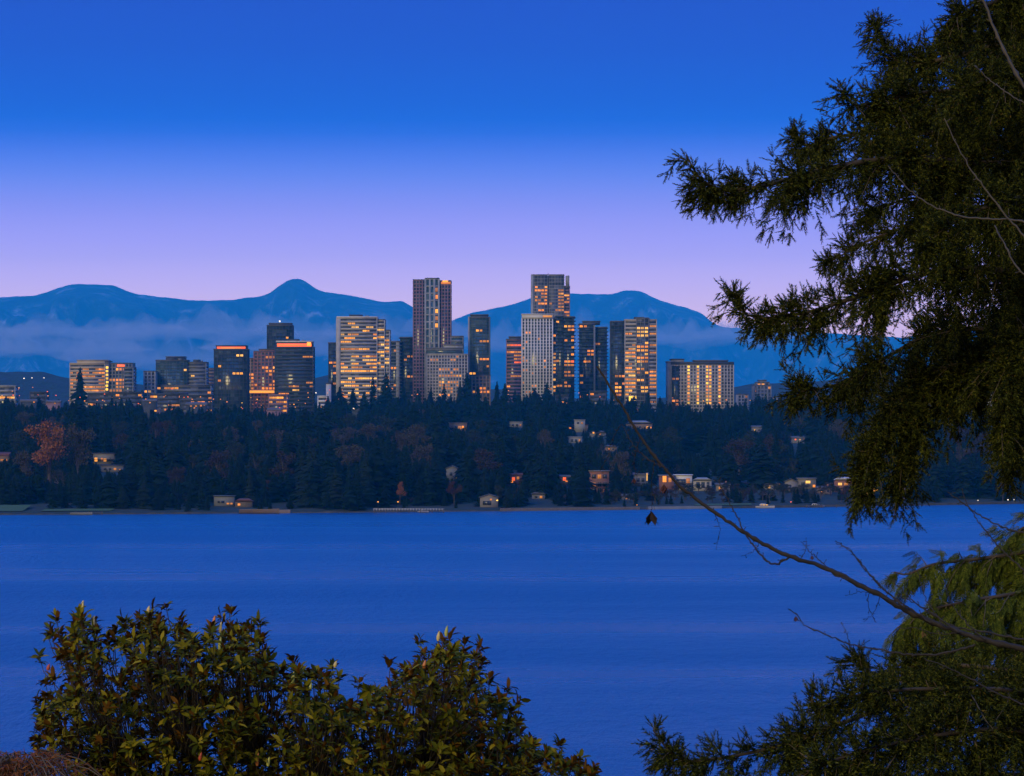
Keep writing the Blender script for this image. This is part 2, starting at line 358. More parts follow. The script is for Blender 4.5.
def tower(name, label, Y, blocks, lit=(), cat='tower', group=None, extra=()):
    """blocks: dicts px0, px1, top, bot (px, None = ground), off (m behind Y), deep, style, glass, frame, fl, bay, part, cap
       lit: (block, px0, px1, py0, py1, chance, palette, max)"""
    xa = X(min(b['px0'] for b in blocks), Y); xb = X(max(b['px1'] for b in blocks), Y); xc = (xa + xb) / 2
    zg = float(ground(xc, Y)); root = thing(name, (xc, Y, zg), label, cat, group)
    cores = []
    for b in blocks:
        yo = b.get('off', 0); y0 = yo; y1 = yo + b.get('deep', 28); Yf = Y + yo
        x0, x1 = X(b['px0'], Yf) - xc, X(b['px1'], Yf) - xc
        z1 = Z(b['top'], Yf) - zg; z0 = 0 if b.get('bot') is None else Z(b['bot'], Yf) - zg
        fl, bay, st = b.get('fl', 3.7), b.get('bay', 3.6), b.get('style', 'glass')
        nf = max(1, round((z1 - z0) / fl)); fl = (z1 - z0) / nf; nb = max(1, round((x1 - x0) / bay)); bay = (x1 - x0) / nb
        core = MB(); core.box(x0, x1, y0, y1, z0 - (2 if z0 == 0 else 0), z1)
        c = core.build(b.get('part', 'glazed_block'), M[b.get('glass', 'glass')], root); cores.append((c, x0, z0, y0, fl, bay, nf, nb, Yf, st))
        if st != 'solid':
            fm = MB(); e = .35
            sp = {'bands': .5, 'grid': .34, 'piers': .2, 'glass': .14, 'slabs': .12}[st]
            pr = {'bands': 0, 'grid': .34, 'piers': .42, 'glass': .10, 'slabs': 0}[st]
            pe = {'slabs': 1.5}.get(st, e)
            for k in range(nf + 1):
                z = z0 + k * fl
                fm.box(x0 - pe, x1 + pe, y0 - pe, y1 + pe, z - fl * sp * .5, z + fl * sp * .5)
            if pr or st == 'bands':
                q = e + .12; wd = max(.25, bay * pr)
                for k in range(nb + 1):
                    if st == 'bands' and k not in (0, nb): continue
                    x = x0 + k * bay; wq = wd if pr else .9
                    fm.box(x - wq / 2, x + wq / 2, y0 - q, y0 + .4, z0, z1 + fl * sp * .5 + .07)
                ns = max(1, round((y1 - y0) / bay)); bs = (y1 - y0) / ns
                for k in range(1, ns + 1):
                    if st == 'bands' and k != ns: continue
                    wq = wd if pr else .9
                    for xx in (x0, x1): fm.box(xx - (q if xx == x0 else -.02), xx + (q if xx == x1 else -.02), y0 + k * bs - wq / 2, y0 + k * bs + wq / 2, z0, z1 + fl * sp * .5 + .07)
            fm.build('facade_frame', M[b.get('frame', 'frame')], c)
        cap = b.get('cap', 'roof')
        if cap:
            rm = MB(); rm.box(x0 - .5, x1 + .5, y0 - .5, y1 + .5, z1 + .32, z1 + b.get('caph', 1.3))
            rm.build('roof_parapet', M[cap], root)
            if b.get('plant', 1) and (x1 - x0) > 12:                   # lift housing and cooling units
                pm = MB(); w_ = (x1 - x0)
                pm.box(x0 + w_ * .3, x0 + w_ * .62, y0 + 5, y1 - 5, z1 + 1.25, z1 + 3.6); pm.build('lift_housing', M['dgrey'], root)
                pm = MB(); pm.box(x0 + w_ * .7, x0 + w_ * .8, y0 + 6, y0 + 11, z1 + 1.25, z1 + 2.6); pm.build('cooling_unit', M['grey'], root)
    count = {}
    for L in lit:
        bi, a0, a1, b0, b1, ch, pal, mxn = L
        c, x0, z0, y0, fl, bay, nf, nb, Yf, st = cores[bi]
        cells = []
        for r_ in range(nf):
            zc = z0 + (r_ + .5) * fl; py = HY - (zc + zg - CZ) / Yf * F
            if not (b0 <= py <= b1): continue
            on = R.random() < ch; dens = R.uniform(.55, 1.3) if ch < .9 else 1; cells_row = []
            for q in range(nb):
                xx = x0 + (q + .5) * bay; px = CX + (xx + xc) / Yf * F
                c2 = min(1, ch * dens)
                on = R.random() < (c2 + (1 - c2) * .5 if on else c2 * .55) if ch < .9 else True      # lit rooms come in runs
                if a0 <= px <= a1 and on: cells_row.append((q, r_))
            if cells_row: cells.append(cells_row)
        R.shuffle(cells); cells = [w_ for row in cells for w_ in row]; last = (-9, -9, None)
        for q, r_ in cells[:mxn]:
            if count.get(bi, 0) >= 96: break
            count[bi] = count.get(bi, 0) + 1
            m = last[2] if (last[1] == r_ and q - last[0] == 1 and R.random() < .7) else R.choice(PAL[pal]); last = (q, r_, m); hh = {'bands': .44, 'grid': .6, 'piers': .55, 'glass': .55, 'slabs': .55}.get(st, .6)
            ww = {'grid': .66, 'piers': .56, 'glass': .74, 'bands': .9, 'slabs': .74}.get(st, .6)
            o = link('window', win_mesh(bay * ww, fl * hh, m), c, (x0 + (q + .5 + R.uniform(-.06, .06)) * bay, y0 - .02, z0 + (r_ + .5) * fl - fl * hh / 2))
    for ex in extra:                                                    # (part, px0, px1, py0, py1, off, deep, material)
        p_, a0, a1, b0, b1, of, dp, m = ex
        em = MB(); Yf = Y + of; em.box(X(a0, Yf) - xc, X(a1, Yf) - xc, of, of + dp, Z(b1, Yf) - zg, Z(b0, Yf) - zg); em.build(p_, M[m], root)
    return root
B = lambda px0, px1, top, bot=None, **k: dict(px0=px0, px1=px1, top=top, bot=bot, **k)

tower('hospital_building', 'low cream hospital block with a yellow-lit stair strip and a red rooftop sign', 3560, [
    B(70, 105, 364, style='bands', glass='gglass', frame='cream', bay=3.2, cap='cream', plant=0), B(77, 107, 361, 364, off=6, style='solid', glass='cream', part='penthouse', cap='stone', plant=0),
    B(105, 109, 362, style='solid', glass='gglass', part='stair_tower', off=-1, plant=0), B(109, 132, 364, style='grid', glass='glass', frame='grey', plant=0, off=2), B(124, 133, 368, style='bands', glass='glass', frame='grey', off=-3, cap='grey', plant=0)],
    [(0, 70, 105, 366, 392, .55, 'd', 46), (0, 82, 105, 368, 392, .35, 'o', 14), (2, 105, 109, 364, 392, 1, 'y', 12), (3, 109, 124, 368, 390, .28, 'a', 9), (3, 109, 132, 378, 392, .3, 'd', 14)], cat='hospital',
    extra=[('rooftop_sign', 117, 124.5, 364.6, 366.6, 1, .6, 'red')])
tower('office_block', 'broad dark glass office block with a pale wing, near the low hospital', 3620, [
    B(156, 187, 361, style='glass', glass='bglass', frame='frame'), B(166, 184, 357.5, 361, off=8, style='solid', glass='dgrey', part='penthouse', plant=0), B(187, 206, 363, style='bands', glass='gglass', frame='grey', off=3),
    B(157, 211, 386, off=-8, style='bands', glass='gglass', frame='grey', part='podium', plant=0, fl=4.5)],
    [(0, 156, 187, 364, 386, .10, 'w', 12), (2, 187, 206, 364, 384, .07, 'w', 5), (3, 157, 211, 386, 400, .25, 'o', 20)], cat='office block')
tower('apartment_block', 'small pale apartment block with balconies, narrowest in its row', 3600, [B(144, 155, 372, style='grid', glass='gglass', frame='pframe', plant=0)], [(0, 144, 155, 376, 395, .06, 'w', 4)], cat='apartment block')
tower('apartment_block', 'plain brownish block half hidden behind the red-crowned dark tower', 3720, [B(205, 215, 369, style='bands', glass='gglass', frame='tan', plant=0)], [(0, 205, 214, 374, 396, .08, 'd', 4)], cat='apartment block')
tower('office_tower', 'squat dark glass tower crowned by one long red light strip', 3540, [
    B(214, 247, 350, style='glass', glass='glass', frame='dgrey', plant=0), B(216, 246, 346, 350, off=1.5, style='solid', glass='dgrey', part='crown', plant=0, caph=.8)],
    [(0, 214, 247, 352, 396, .05, 'w', 14), (0, 216, 232, 376, 392, .12, 'a', 6)], cat='office tower', extra=[('light_strip', 217, 245.5, 346.6, 349.6, 1, .4, 'red'), ('light_strip', 221, 241, 347.4, 348.8, .7, .3, 'orange')])
tower('hotel_block', 'stepped red-brick block glowing orange at street level between two dark towers', 3700, [
    B(254, 276, 352, style='grid', glass='gglass', frame='brick', plant=0), B(247.5, 254, 359, style='grid', glass='gglass', frame='tan', off=3, plant=0), B(259, 275, 350, 352, off=6, style='solid', glass='brick', part='penthouse', plant=0)],
    [(0, 254, 276, 366, 393, .5, 'o', 70), (0, 254, 276, 354, 366, .15, 'd', 10), (1, 247, 254, 372, 394, .5, 'd', 24)], cat='hotel', extra=[('lit_canopy', 249, 274, 390.5, 393, -6, 5, 'amber')])
tower('office_tower', 'dark plain office tower rising behind the glowing white-corniced block', 3900, [B(267, 292, 326, style='glass', glass='glass', frame='dgrey', plant=0), B(269, 291, 324, 326, off=2, style='solid', glass='dgrey', part='penthouse', plant=0)],
    [(0, 267, 292, 328, 345, .05, 'o', 6)], cat='office tower', extra=[('roof_beacon', 279, 280.4, 320.6, 322, 6, 1.4, 'white_l')])
tower('office_tower', 'dark banded glass tower with an orange-lit floor under a white cornice', 3520, [
    B(275, 313, 347.5, style='bands', glass='glass', frame='dgrey', cap=None, plant=0), B(276.5, 312, 342.5, 347.5, off=1.2, style='solid', glass='dgrey', part='top_floor', cap='white', caph=1.7)],
    [(0, 275, 313, 352, 398, .06, 'o', 18), (0, 288, 300, 380, 392, .4, 'a', 10), (0, 304, 312, 350, 384, .2, 'd', 8)], cat='office tower', extra=[('light_strip', 277, 311.5, 343.5, 346.8, .8, .4, 'red'), ('light_strip', 277, 307, 344.6, 345.8, .5, .3, 'orange'), ('roof_sign', 307, 311, 342.2, 346, .4, .3, 'amber')])
tower('apartment_tower', 'thin dark slab tower close beside the wide pale office building', 3650, [B(328.5, 337, 343.5, style='glass', glass='glass', frame='dgrey', plant=0), B(326, 331, 384, style='solid', glass='white', off=-6, part='white_annex', plant=0)],
    [(0, 328, 337, 362, 400, .12, 'd', 8)])
tower('office_building', 'wide pale stone office building with many bright horizontal window rows', 3500, [
    B(337, 377, 318, style='bands', glass='gglass', frame='stone', cap='white', caph=1.6), B(377, 384.5, 320.5, style='bands', glass='gglass', frame='stone', off=2, plant=0), B(384.5, 389.5, 331, style='bands', glass='gglass', frame='stone', off=4, plant=0), B(336, 340.5, 318.3, style='solid', glass='stone', off=-.7, part='corner_pier', deep=20, cap=None)],
    [(0, 341, 377, 334, 400, .40, 'a', 60), (0, 341, 377, 360, 400, .45, 'w', 28), (0, 341, 377, 320, 334, .12, 'w', 8), (1, 377, 385, 322, 400, .42, 'a', 28), (2, 384, 390, 333, 395, .5, 'a', 18)], cat='office building')
tower('apartment_tower', 'dark rounded-top residential pair tucked behind the pale office building', 3800, [
    B(390, 400.5, 342, style='slabs', glass='glass', frame='pframe', plant=0), B(400, 414, 338, off=5, style='slabs', glass='glass', frame='dgrey', plant=0), B(396, 399.5, 342.4, off=-1.2, style='solid', glass='pframe', part='service_core', deep=6, cap=None)],
    [(0, 390, 400, 345, 398, .12, 'd', 8), (1, 400, 414, 348, 396, .1, 'd', 10)])
tower('skyscraper', 'tall mauve-brown tower of three slabs with a pale glazed middle strip', 3720, [
    B(413.3, 425.4, 280.5, style='grid', glass='glass', frame='brown', deep=30, plant=0), B(425.4, 438.8, 279, off=-2, style='piers', glass='bglass', frame='pframe', bay=4.6, fl=7.4, deep=30, plant=0), B(438.8, 450.8, 281.5, off=1, style='grid', glass='glass', frame='brown', deep=30, plant=0)],
    [(1, 425, 439, 285, 345, .16, 'd', 12), (1, 433, 437, 310, 328, .8, 'o', 6), (0, 413, 425, 285, 395, .02, 'd', 6), (2, 439, 451, 290, 345, .02, 'd', 3)], extra=[('lit_crown', 441, 450.6, 281.8, 284, .4, .5, 'orange'), ('lit_crown', 442.5, 448, 280.4, 282, .2, .5, 'amber')])
tower('hotel_building', 'pale hotel with a dense grid of small windows at the foot of the mauve tower', 3560, [
    B(427, 467.5, 355, style='grid', glass='gglass', frame='stone', bay=2.9, fl=3.3, plant=0, cap='stone'), B(426, 463, 349, 355, off=3, style='bands', glass='bglass', frame='grey', fl=6, plant=0, part='sky_lounge'), B(451, 463, 337, 349, off=24, style='bands', glass='bglass', frame='grey', part='rear_wing', plant=0), B(444, 463, 345.5, 349, off=16, style='solid', glass='pframe', part='penthouse', plant=0)],
    [(0, 427, 460, 356, 362, .35, 'd', 16), (0, 440, 460, 368, 395, .42, 'd', 56), (0, 440, 462, 372, 384, .3, 'o', 14)], cat='hotel')
tower('apartment_tower', 'slender dark teal glass tower with pale edges standing alone beside blue hills', 3600, [
    B(469, 489.5, 318, style='glass', glass='bglass', frame='frame', plant=0), B(470.5, 488, 315.5, 318, off=1, style='solid', glass='dgrey', part='crown', plant=0), B(468, 469.6, 316.5, off=-.6, style='solid', glass='pframe', part='edge_fin', cap=None), B(488.8, 490.2, 317, off=-.6, style='solid', glass='frame', part='edge_fin', cap=None), B(472, 490, 376, off=-7, style='grid', glass='gglass', frame='tan', part='podium', plant=0)],
    [(0, 475, 482, 329, 333, .9, 'a', 5), (0, 480, 489, 338, 344, .5, 'd', 4), (0, 478, 489, 356, 368, .5, 'o', 12), (0, 469, 478, 372, 392, .3, 'a', 6), (4, 472, 490, 378, 398, .35, 'o', 16)])
tower('apartment_tower', 'dark slab with reddish window rows, left neighbour of the white gridded tower', 3780, [B(506.5, 521.5, 340, style='bands', glass='glass', frame='brown', plant=0), B(509, 521, 337.5, 340, off=3, style='solid', glass='dgrey', part='penthouse', plant=0)],
    [(0, 507, 521, 343, 364, .4, 'r', 16), (0, 507, 521, 364, 396, .07, 'd', 6)])
tower('apartment_tower', 'white gridded residential tower with upright piers and an amber-lit corner', 3540, [
    B(522, 552.5, 318.5, style='piers', glass='glass', frame='white', bay=3.2, fl=3.2, plant=0, cap=None), B(521.8, 553, 315, 318.5, off=-.9, style='solid', glass='white', part='crown', plant=0, cap='white'), B(550, 556, 319, off=5, style='slabs', glass='glass', frame='grey', part='corner_bay', plant=0)],
    [(0, 522, 552, 322, 396, .08, 'd', 36), (0, 523, 540, 330, 396, .04, 'o', 10), (2, 550, 557, 335, 392, .62, 'a', 34)], extra=[('crown_light', 543, 552, 315.4, 317.2, -1.5, .4, 'amber')])
tower('skyscraper', 'tallest grey glass tower split by a dark groove, offices lit in rows', 3900, [
    B(531.5, 547.4, 275.5, style='glass', glass='gglass', frame='pframe', plant=0), B(547.4, 549, 276, off=2.5, style='solid', glass='dgrey', part='groove', cap=None), B(549, 564, 275.5, style='glass', glass='gglass', frame='pframe', plant=0), B(531, 533.6, 275, off=-.8, style='solid', glass='pframe', part='edge_fin', cap=None), B(564, 569.6, 287, off=3, style='bands', glass='glass', frame='brown', part='side_bay', plant=0), B(566, 569.4, 275.5, 287, off=2, style='solid', glass='pframe', part='roof_fin', cap=None)],
    [(0, 535, 547, 287, 312, .55, 'o', 30), (0, 533, 547, 284, 300, .15, 'd', 6), (2, 549, 564, 284, 312, .10, 'd', 8), (2, 559, 564, 292, 310, .9, 'a', 12), (4, 564, 570, 288, 316, .75, 'o', 24)], extra=[('antenna', 547.9, 548.4, 272.6, 275, 8, .5, 'dgrey')])
tower('apartment_tower', 'dark residential tower dotted with orange windows in front of the tallest tower', 3700, [
    B(556, 566, 316.5, style='slabs', glass='glass', frame='dgrey', plant=0), B(564, 574.4, 317.5, off=-3, style='slabs', glass='glass', frame='dgrey', plant=0)],
    [(0, 556, 566, 318, 395, .05, 'd', 6), (1, 564, 575, 319, 394, .34, 'r', 44), (0, 553, 560, 318, 325, .6, 'a', 3)])
tower('apartment_tower', 'dark twin-stepped residential tower with few lights, right of the tallest tower', 3640, [
    B(579.5, 594.5, 324.5, style='slabs', glass='glass', frame='frame', plant=0), B(594, 607, 328, off=4, style='slabs', glass='glass', frame='dgrey', plant=0), B(583, 600, 322, 324.5, off=5, style='solid', glass='dgrey', part='penthouse', plant=0), B(593.6, 595.4, 325, off=-1.6, style='solid', glass='grey', part='fin', deep=6, cap=None)],
    [(0, 580, 592, 325, 329, .75, 'r', 6), (1, 595, 607, 343, 347, .6, 'r', 5), (0, 588, 594, 350, 362, .35, 'o', 5), (0, 580, 594, 330, 400, .07, 'd', 12), (1, 594, 607, 376, 396, .12, 'o', 5)])
tower('office_tower', 'broad pale office tower with amber offices and a dark glass side wing', 3480, [
    B(625, 656.5, 320.5, style='bands', glass='gglass', frame='stone', cap='stone'), B(611, 625.4, 322, off=5, style='glass', glass='glass', frame='dgrey', part='side_wing', plant=0), B(636.5, 648.5, 318.8, off=-2.2, style='glass', glass='gglass', frame='grey', part='centre_bay', deep=14), B(611, 623, 404, off=-8, style='grid', glass='glass', frame='grey', part='podium', plant=0)],
    [(0, 625, 637, 324, 410, .36, 'a', 44), (0, 648, 657, 324, 408, .34, 'd', 34), (2, 636, 649, 325, 364, .8, 'a', 44), (2, 636, 649, 364, 412, .32, 'a', 18), (0, 626, 640, 376, 384, .8, 'o', 8), (1, 611, 625, 370, 408, .08, 'd', 8), (1, 613, 620, 386, 402, .5, 'o', 8)], cat='office tower', extra=[('lit_lobby', 629, 638, 396, 401, -1, .8, 'yellow')])
tower('hotel_building', 'long hotel slab with upright columns of amber windows and a dark parapet', 3520, [
    B(671.5, 733.5, 365, style='grid', glass='gglass', frame='stone', bay=3.05, fl=3.3, cap='dgrey', caph=3.2, plant=0), B(667, 671.5, 362.5, off=3, style='solid', glass='stone', part='end_wall', cap='stone', plant=0), B(671, 684, 360, 362, off=10, style='solid', glass='stone', part='penthouse', plant=0), B(671.8, 679, 366, off=-.9, style='glass', glass='glass', frame='dgrey', part='dark_bay', deep=8, cap=None), B(694, 728, 361.3, 362.6, off=9, style='solid', glass='dgrey', part='plant_screen', plant=0)],
    [(0, a, a + 2, 366, 405.5, 1, 'h', 12) for a in (675.1, 687.3, 696.4, 705.5, 708.6, 717.7, 726.8, 729.9)] + [(3, 671, 679, 370, 406, .16, 'd', 5)], cat='hotel')
tower('apartment_building', 'round-topped apartment building with a few lights, isolated right of the hotel slab', 3600, [
    B(754, 771, 386, style='grid', glass='gglass', frame='grey', plant=0), B(757, 769, 383, 386, off=2, style='grid', glass='gglass', frame='grey', plant=0, part='upper_tier'), B(759.5, 766.5, 381, 383, off=4, style='solid', glass='grey', part='dome_tier', plant=0), B(771, 777, 398, off=2, style='grid', glass='gglass', frame='stone', part='side_wing', plant=0)],
    [(0, 754, 771, 386, 391, .35, 'o', 4), (1, 757, 763, 383, 387, .7, 'a', 2), (0, 754, 772, 391, 405, .1, 'd', 6)], cat='apartment building')
tower('apartment_block', 'small white block on the rise next to the hotel slab', 3640, [B(738, 748, 395, style='grid', glass='gglass', frame='stone', plant=0)], [(0, 738, 748, 396, 404, .2, 'd', 3)], cat='apartment block')
tower('office_block', 'lit low-rise block glimpsed through gaps in the fir, nearer the hotel slab', 3560, [B(916, 944, 396, style='bands', glass='gglass', frame='stone', plant=0)], [(0, 916, 944, 398, 410, .6, 'a', 18)], cat='office block')
tower('office_block', 'pale stepped low-rise seen through the fir at the picture edge', 3540, [B(980, 1003, 402, style='bands', glass='gglass', frame='white', plant=0), B(984, 996, 395, 402, off=4, style='bands', glass='gglass', frame='white', plant=0)], [(0, 980, 1003, 403, 420, .6, 'w', 26), (1, 984, 996, 396, 402, .6, 'a', 8)], cat='office block')
LOW = [(-6, 15, 386.5, 'pframe', 'long flat white-roofed shop building at the picture edge', .25), (30, 46, 393, 'dgrey', 'small dark flat-roofed shop below the low wooded hill', .2), (88, 128, 394, 'dgrey', 'dark low parking structure below the hospital', .1),
       (112, 142, 393, 'dgrey', 'long dark low building between hospital and broad office block', .12), (150, 186, 394.5, 'dgrey', 'low building with orange shop lights below the broad office block', .5), (180, 212, 396, 'dgrey', 'flat dark low building below the red-crowned tower', .25),
       (269, 287, 395.5, 'brown', 'lit flat-roofed low building at the foot of the banded tower', .6), (318, 327, 397, 'white', 'small white block at the foot of the thin slab tower', .1), (556, 572, 396, 'dgrey', 'low dark block at the foot of the dotted dark tower', .3), (590, 606, 392, 'dgrey', 'low block below the twin-stepped tower', .35)]
for i_, (a, c, t, m, lb, ch) in enumerate(LOW):
    tower('low_building', lb, 3400 - 6 * i_, [B(a, c, t, style='bands', glass='gglass', frame=m, plant=0, cap=m, deep=20, fl=4.2)], [(0, a, c, t, t + 16, ch, 'o' if i_ != 0 else 'w', 14)], cat='low building')

# ------------------------------------------------------------------ far shore: trees
def treeline(px):
    return float(np.interp(px, [-80, 0, 60, 100, 130, 180, 240, 310, 335, 360, 400, 430, 480, 520, 560, 600, 640, 700, 760, 800, 1104],
                           [392, 393, 396, 402, 402, 405, 405, 405, 396, 394, 393, 394, 388, 394, 394, 395, 402, 406, 397, 392, 392]))
def ground_at(px, py, lo=1670, hi=3700):
    """where the ground is seen at this place of the picture: distance and height"""
    best = None
    for Y in np.arange(lo, hi, 4.0):
        x = X(px, Y)
        if Y < shoreY(x) + 3: continue
        g = float(ground(x, Y)); d = abs(HY - (g - CZ) / Y * F - py)
        if best is None or d < best[0]: best = (d, Y, g)
    return best[1], best[2]

def conifer_mesh(seed, layers=30, per=9, wide=.17):
    r = np.random.default_rng(seed); V = []; Fq = []
    for L in range(layers):
        z = .06 + .94 * (L / layers) ** .92; rad = wide * (1 - z) ** .75 * r.uniform(.62, 1.25) + .008
        for k in range(per):
            a = 2 * np.pi * (k + r.random()) / per; l = rad * r.uniform(.6, 1.25); wv = l * r.uniform(.28, .48) + .004
            d = np.array((np.cos(a), np.sin(a), 0)); s = np.array((-np.sin(a), np.cos(a), 0)); dz = -l * r.uniform(.12, .55)
            z0 = z + r.uniform(-.012, .012)
            p = [(0, 0, z0 + .012), d * l * .55 + s * wv + (0, 0, z0 + dz * .5), d * l + (0, 0, z0 + dz), d * l * .55 - s * wv + (0, 0, z0 + dz * .5), d * l * .5 + (0, 0, z0 + dz * .2 + .018)]
            b = len(V); V += [np.array(q, float) for q in p]; Fq += [(b, b + 1, b + 4), (b + 1, b + 2, b + 4), (b + 2, b + 3, b + 4), (b + 3, b, b + 4)]
    return np.array(V), np.array(Fq)
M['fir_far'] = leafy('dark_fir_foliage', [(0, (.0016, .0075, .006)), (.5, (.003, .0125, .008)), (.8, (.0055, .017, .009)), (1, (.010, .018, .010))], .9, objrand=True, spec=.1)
M['bark'] = weathered('dark_bark', (.05, .038, .03), .4, 2.0, .95)
M['palebark'] = weathered('pale_bark', (.12, .10, .085), .3, 2.0, .9)
M['rust_leaf'] = leafy('rust_autumn_leaves', [(0, (.18, .062, .020)), (.6, (.24, .088, .028)), (1, (.14, .066, .028))], .8, spec=.15)
M['tan_leaf'] = leafy('tan_autumn_leaves', [(0, (.04, .034, .023)), (1, (.06, .05, .033))], .8, spec=.15)
M['brown_leaf'] = leafy('brown_autumn_leaves', [(0, (.024, .018, .014)), (1, (.04, .026, .02))], .8, spec=.15)
M['red_leaf'] = leafy('dull_red_leaves', [(0, (.042, .018, .017)), (1, (.06, .024, .021))], .8, spec=.15)
M['olive_leaf'] = leafy('dull_olive_leaves', [(0, (.014, .022, .012)), (1, (.026, .034, .017))], .8, spec=.15)
M['twig_grey'] = weathered('grey_brown_twigs', (.04, .033, .03), .3, .5, .95)
CON = []
for k in range(7):
    v, f = conifer_mesh(100 + k, 24 + k % 3 * 4, 8 + k % 3, (.17, .22, .27, .19, .31, .24, .36)[k]); mb = MB(); mb.add(v, f)
    tm = MB(); tm.tube([(0, 0, -.05), (0, 0, .3), (0, 0, .97)], [.016, .012, .002], 5)
    CON.append((mb.mesh('crown', M['fir_far']), tm.mesh('trunk', M['bark']), v, f))
def conifer(x, y, h, wide, label, group, k=None):
    k = random.randrange(7) if k is None else k
    g = float(ground(x, y)); t = thing('fir_tree', (x, y, g), label, 'tree', group)
    c = link('crown', CON[k][0], t); q = link('trunk', CON[k][1], t)
    rz = random.uniform(0, 6.28)
    for o in (c, q): o.scale = (h * wide, h * wide, h); o.rotation_euler = (0, 0, rz)
    return t

def broad_meshes(seed, leaf, n=900, bare=False):
    """a leaf tree one unit tall: forked limbs, and leaf clumps spread through an uneven crown (or bare twigs)"""
    r = np.random.default_rng(seed); tr = MB(); cr = MB()
    tips = []
    def grow(p, d, l, rad, lev):
        n_ = 4; pts = [p]
        for i in range(n_):
            d = norm(d + r.normal(0, .13, 3) + (0, 0, .05)); pts.append(pts[-1] + d * l / n_)
        tr_ = tr if (lev < 2 or not bare) else cr
        tr_.tube(pts, np.linspace(rad, rad * .55, n_ + 1), 4 if lev else 6)
        if lev == (4 if bare else 3): tips.append(pts[-1]); return
        for _ in range(4 if lev else 6):
            q = pts[r.integers(2, n_ + 1)]; nd = norm(d * .75 + norm(r.normal(0, 1, 3)) * .85 + (0, 0, .12))
            grow(q, nd, l * r.uniform(.5, .72), rad * .48, lev + 1)
        tips.append(pts[-1])
    grow(np.array((0, 0, -.03)), np.array((0., 0, 1)), .36, .020, 0)
    if not bare:                                    # leaf clumps on forked limbs, an uneven outline
        tr = MB(); tips = [(0, 0, 1.)]
        tr.tube([(0, 0, -.03), (.01, 0, .25), (0, .01, .5), (.02, 0, .72)], [.024, .02, .014, .006], 6)
        for k in range(13):
            a_ = r.uniform(0, 6.28); rr = r.uniform(.03, .24); cz = r.uniform(.46, .86) if k else .86
            cc = np.array((np.cos(a_) * rr * (1.15 - abs(cz - .62)), np.sin(a_) * rr * (1.15 - abs(cz - .62)), cz)); R_ = r.uniform(.075, .15)
            tr.tube(spline(np.array([(0, 0, r.uniform(.2, .45)), cc * (.5, .5, 1) - (0, 0, .1), cc]), 6), np.linspace(.009, .003, 6), 4)
            m_ = n // 8; q = norm(r.normal(0, 1, (m_, 3))) * (r.random((m_, 1)) ** .45) * R_ * r.uniform(.75, 1.2, (m_, 1)); c = cc + q * (1, 1, .85)
            s = r.uniform(.009, .022, m_); a = norm(r.normal(0, 1, (m_, 3))); b_ = norm(np.cross(a, r.normal(0, 1, (m_, 3))))
            v = np.stack([c - a * s[:, None], c + b_ * s[:, None] * .6, c + a * s[:, None], c - b_ * s[:, None] * .6], 1)
            cr.add(v, np.arange(m_ * 4).reshape(m_, 4))
    sc = 1 / max(p[2] for p in tips)
    for q in (tr, cr): q.v = [a * sc for a in q.v]
    return tr, cr
BRO = {}
def broad(px, py0, py1, widen, leafm, name, label, group=None, Y=None, seed=1, bare=False, trunkm='bark'):
    """crown top at row py0, foot at row py1"""
    key = (leafm, seed, bare, trunkm)
    if key not in BRO:
        tr, cr = broad_meshes(seed, leafm, 1500, bare); BRO[key] = (tr.mesh('trunk', M[trunkm]), cr.mesh('twig_crown' if bare else 'crown', M[leafm]))
    if Y is None: Y, g = ground_at(px, py1)
    x = X(px, Y); g = float(ground(x, Y)); h = Z(py0, Y) - g
    t = thing(name, (x, Y, g), label, 'tree', group); rz = (seed * 1.7) % 6
    for nm, d in zip(('trunk', 'crown'), BRO[key]):
        o = link(nm, d, t); o.scale = (h * widen, h * widen, h); o.rotation_euler = (0, 0, rz)
    return t

# ------------------------------------------------------------------ far shore: houses (pixel boxes: x0, x1, roof top, foot)
KEEP = []                                                          # (x0, x1, top, foot, Y): trees in front must not cover these
M['hglass'] = glassy('house_glass', (.015, .02, .028), (.05, .06, .07), (1, 1, 1))
HW = {}
def hwin(wd, hg, m):
    k = (round(wd, 1), round(hg, 1), m)
    if k not in HW:
        mb = MB(); wd, hg = k[0], k[1]
        mb.box(-wd / 2, wd / 2, -.06, 0, 0, hg); f = .09
        for a in ((-wd / 2 - f, -wd / 2, -f, hg + f), (wd / 2, wd / 2 + f, -f, hg + f), (-f / 2, f / 2, 0, hg)): mb.box(a[0], a[1], -.1, .02, a[2], a[3], 1)
        for a in ((-wd / 2, wd / 2, -f, 0), (-wd / 2, wd / 2, hg, hg + f)): mb.box(a[0], a[1], -.1, .02, a[2], a[3], 1)
        HW[k] = mb.mesh('window', [M[m], M['whouse']])
    return HW[k]
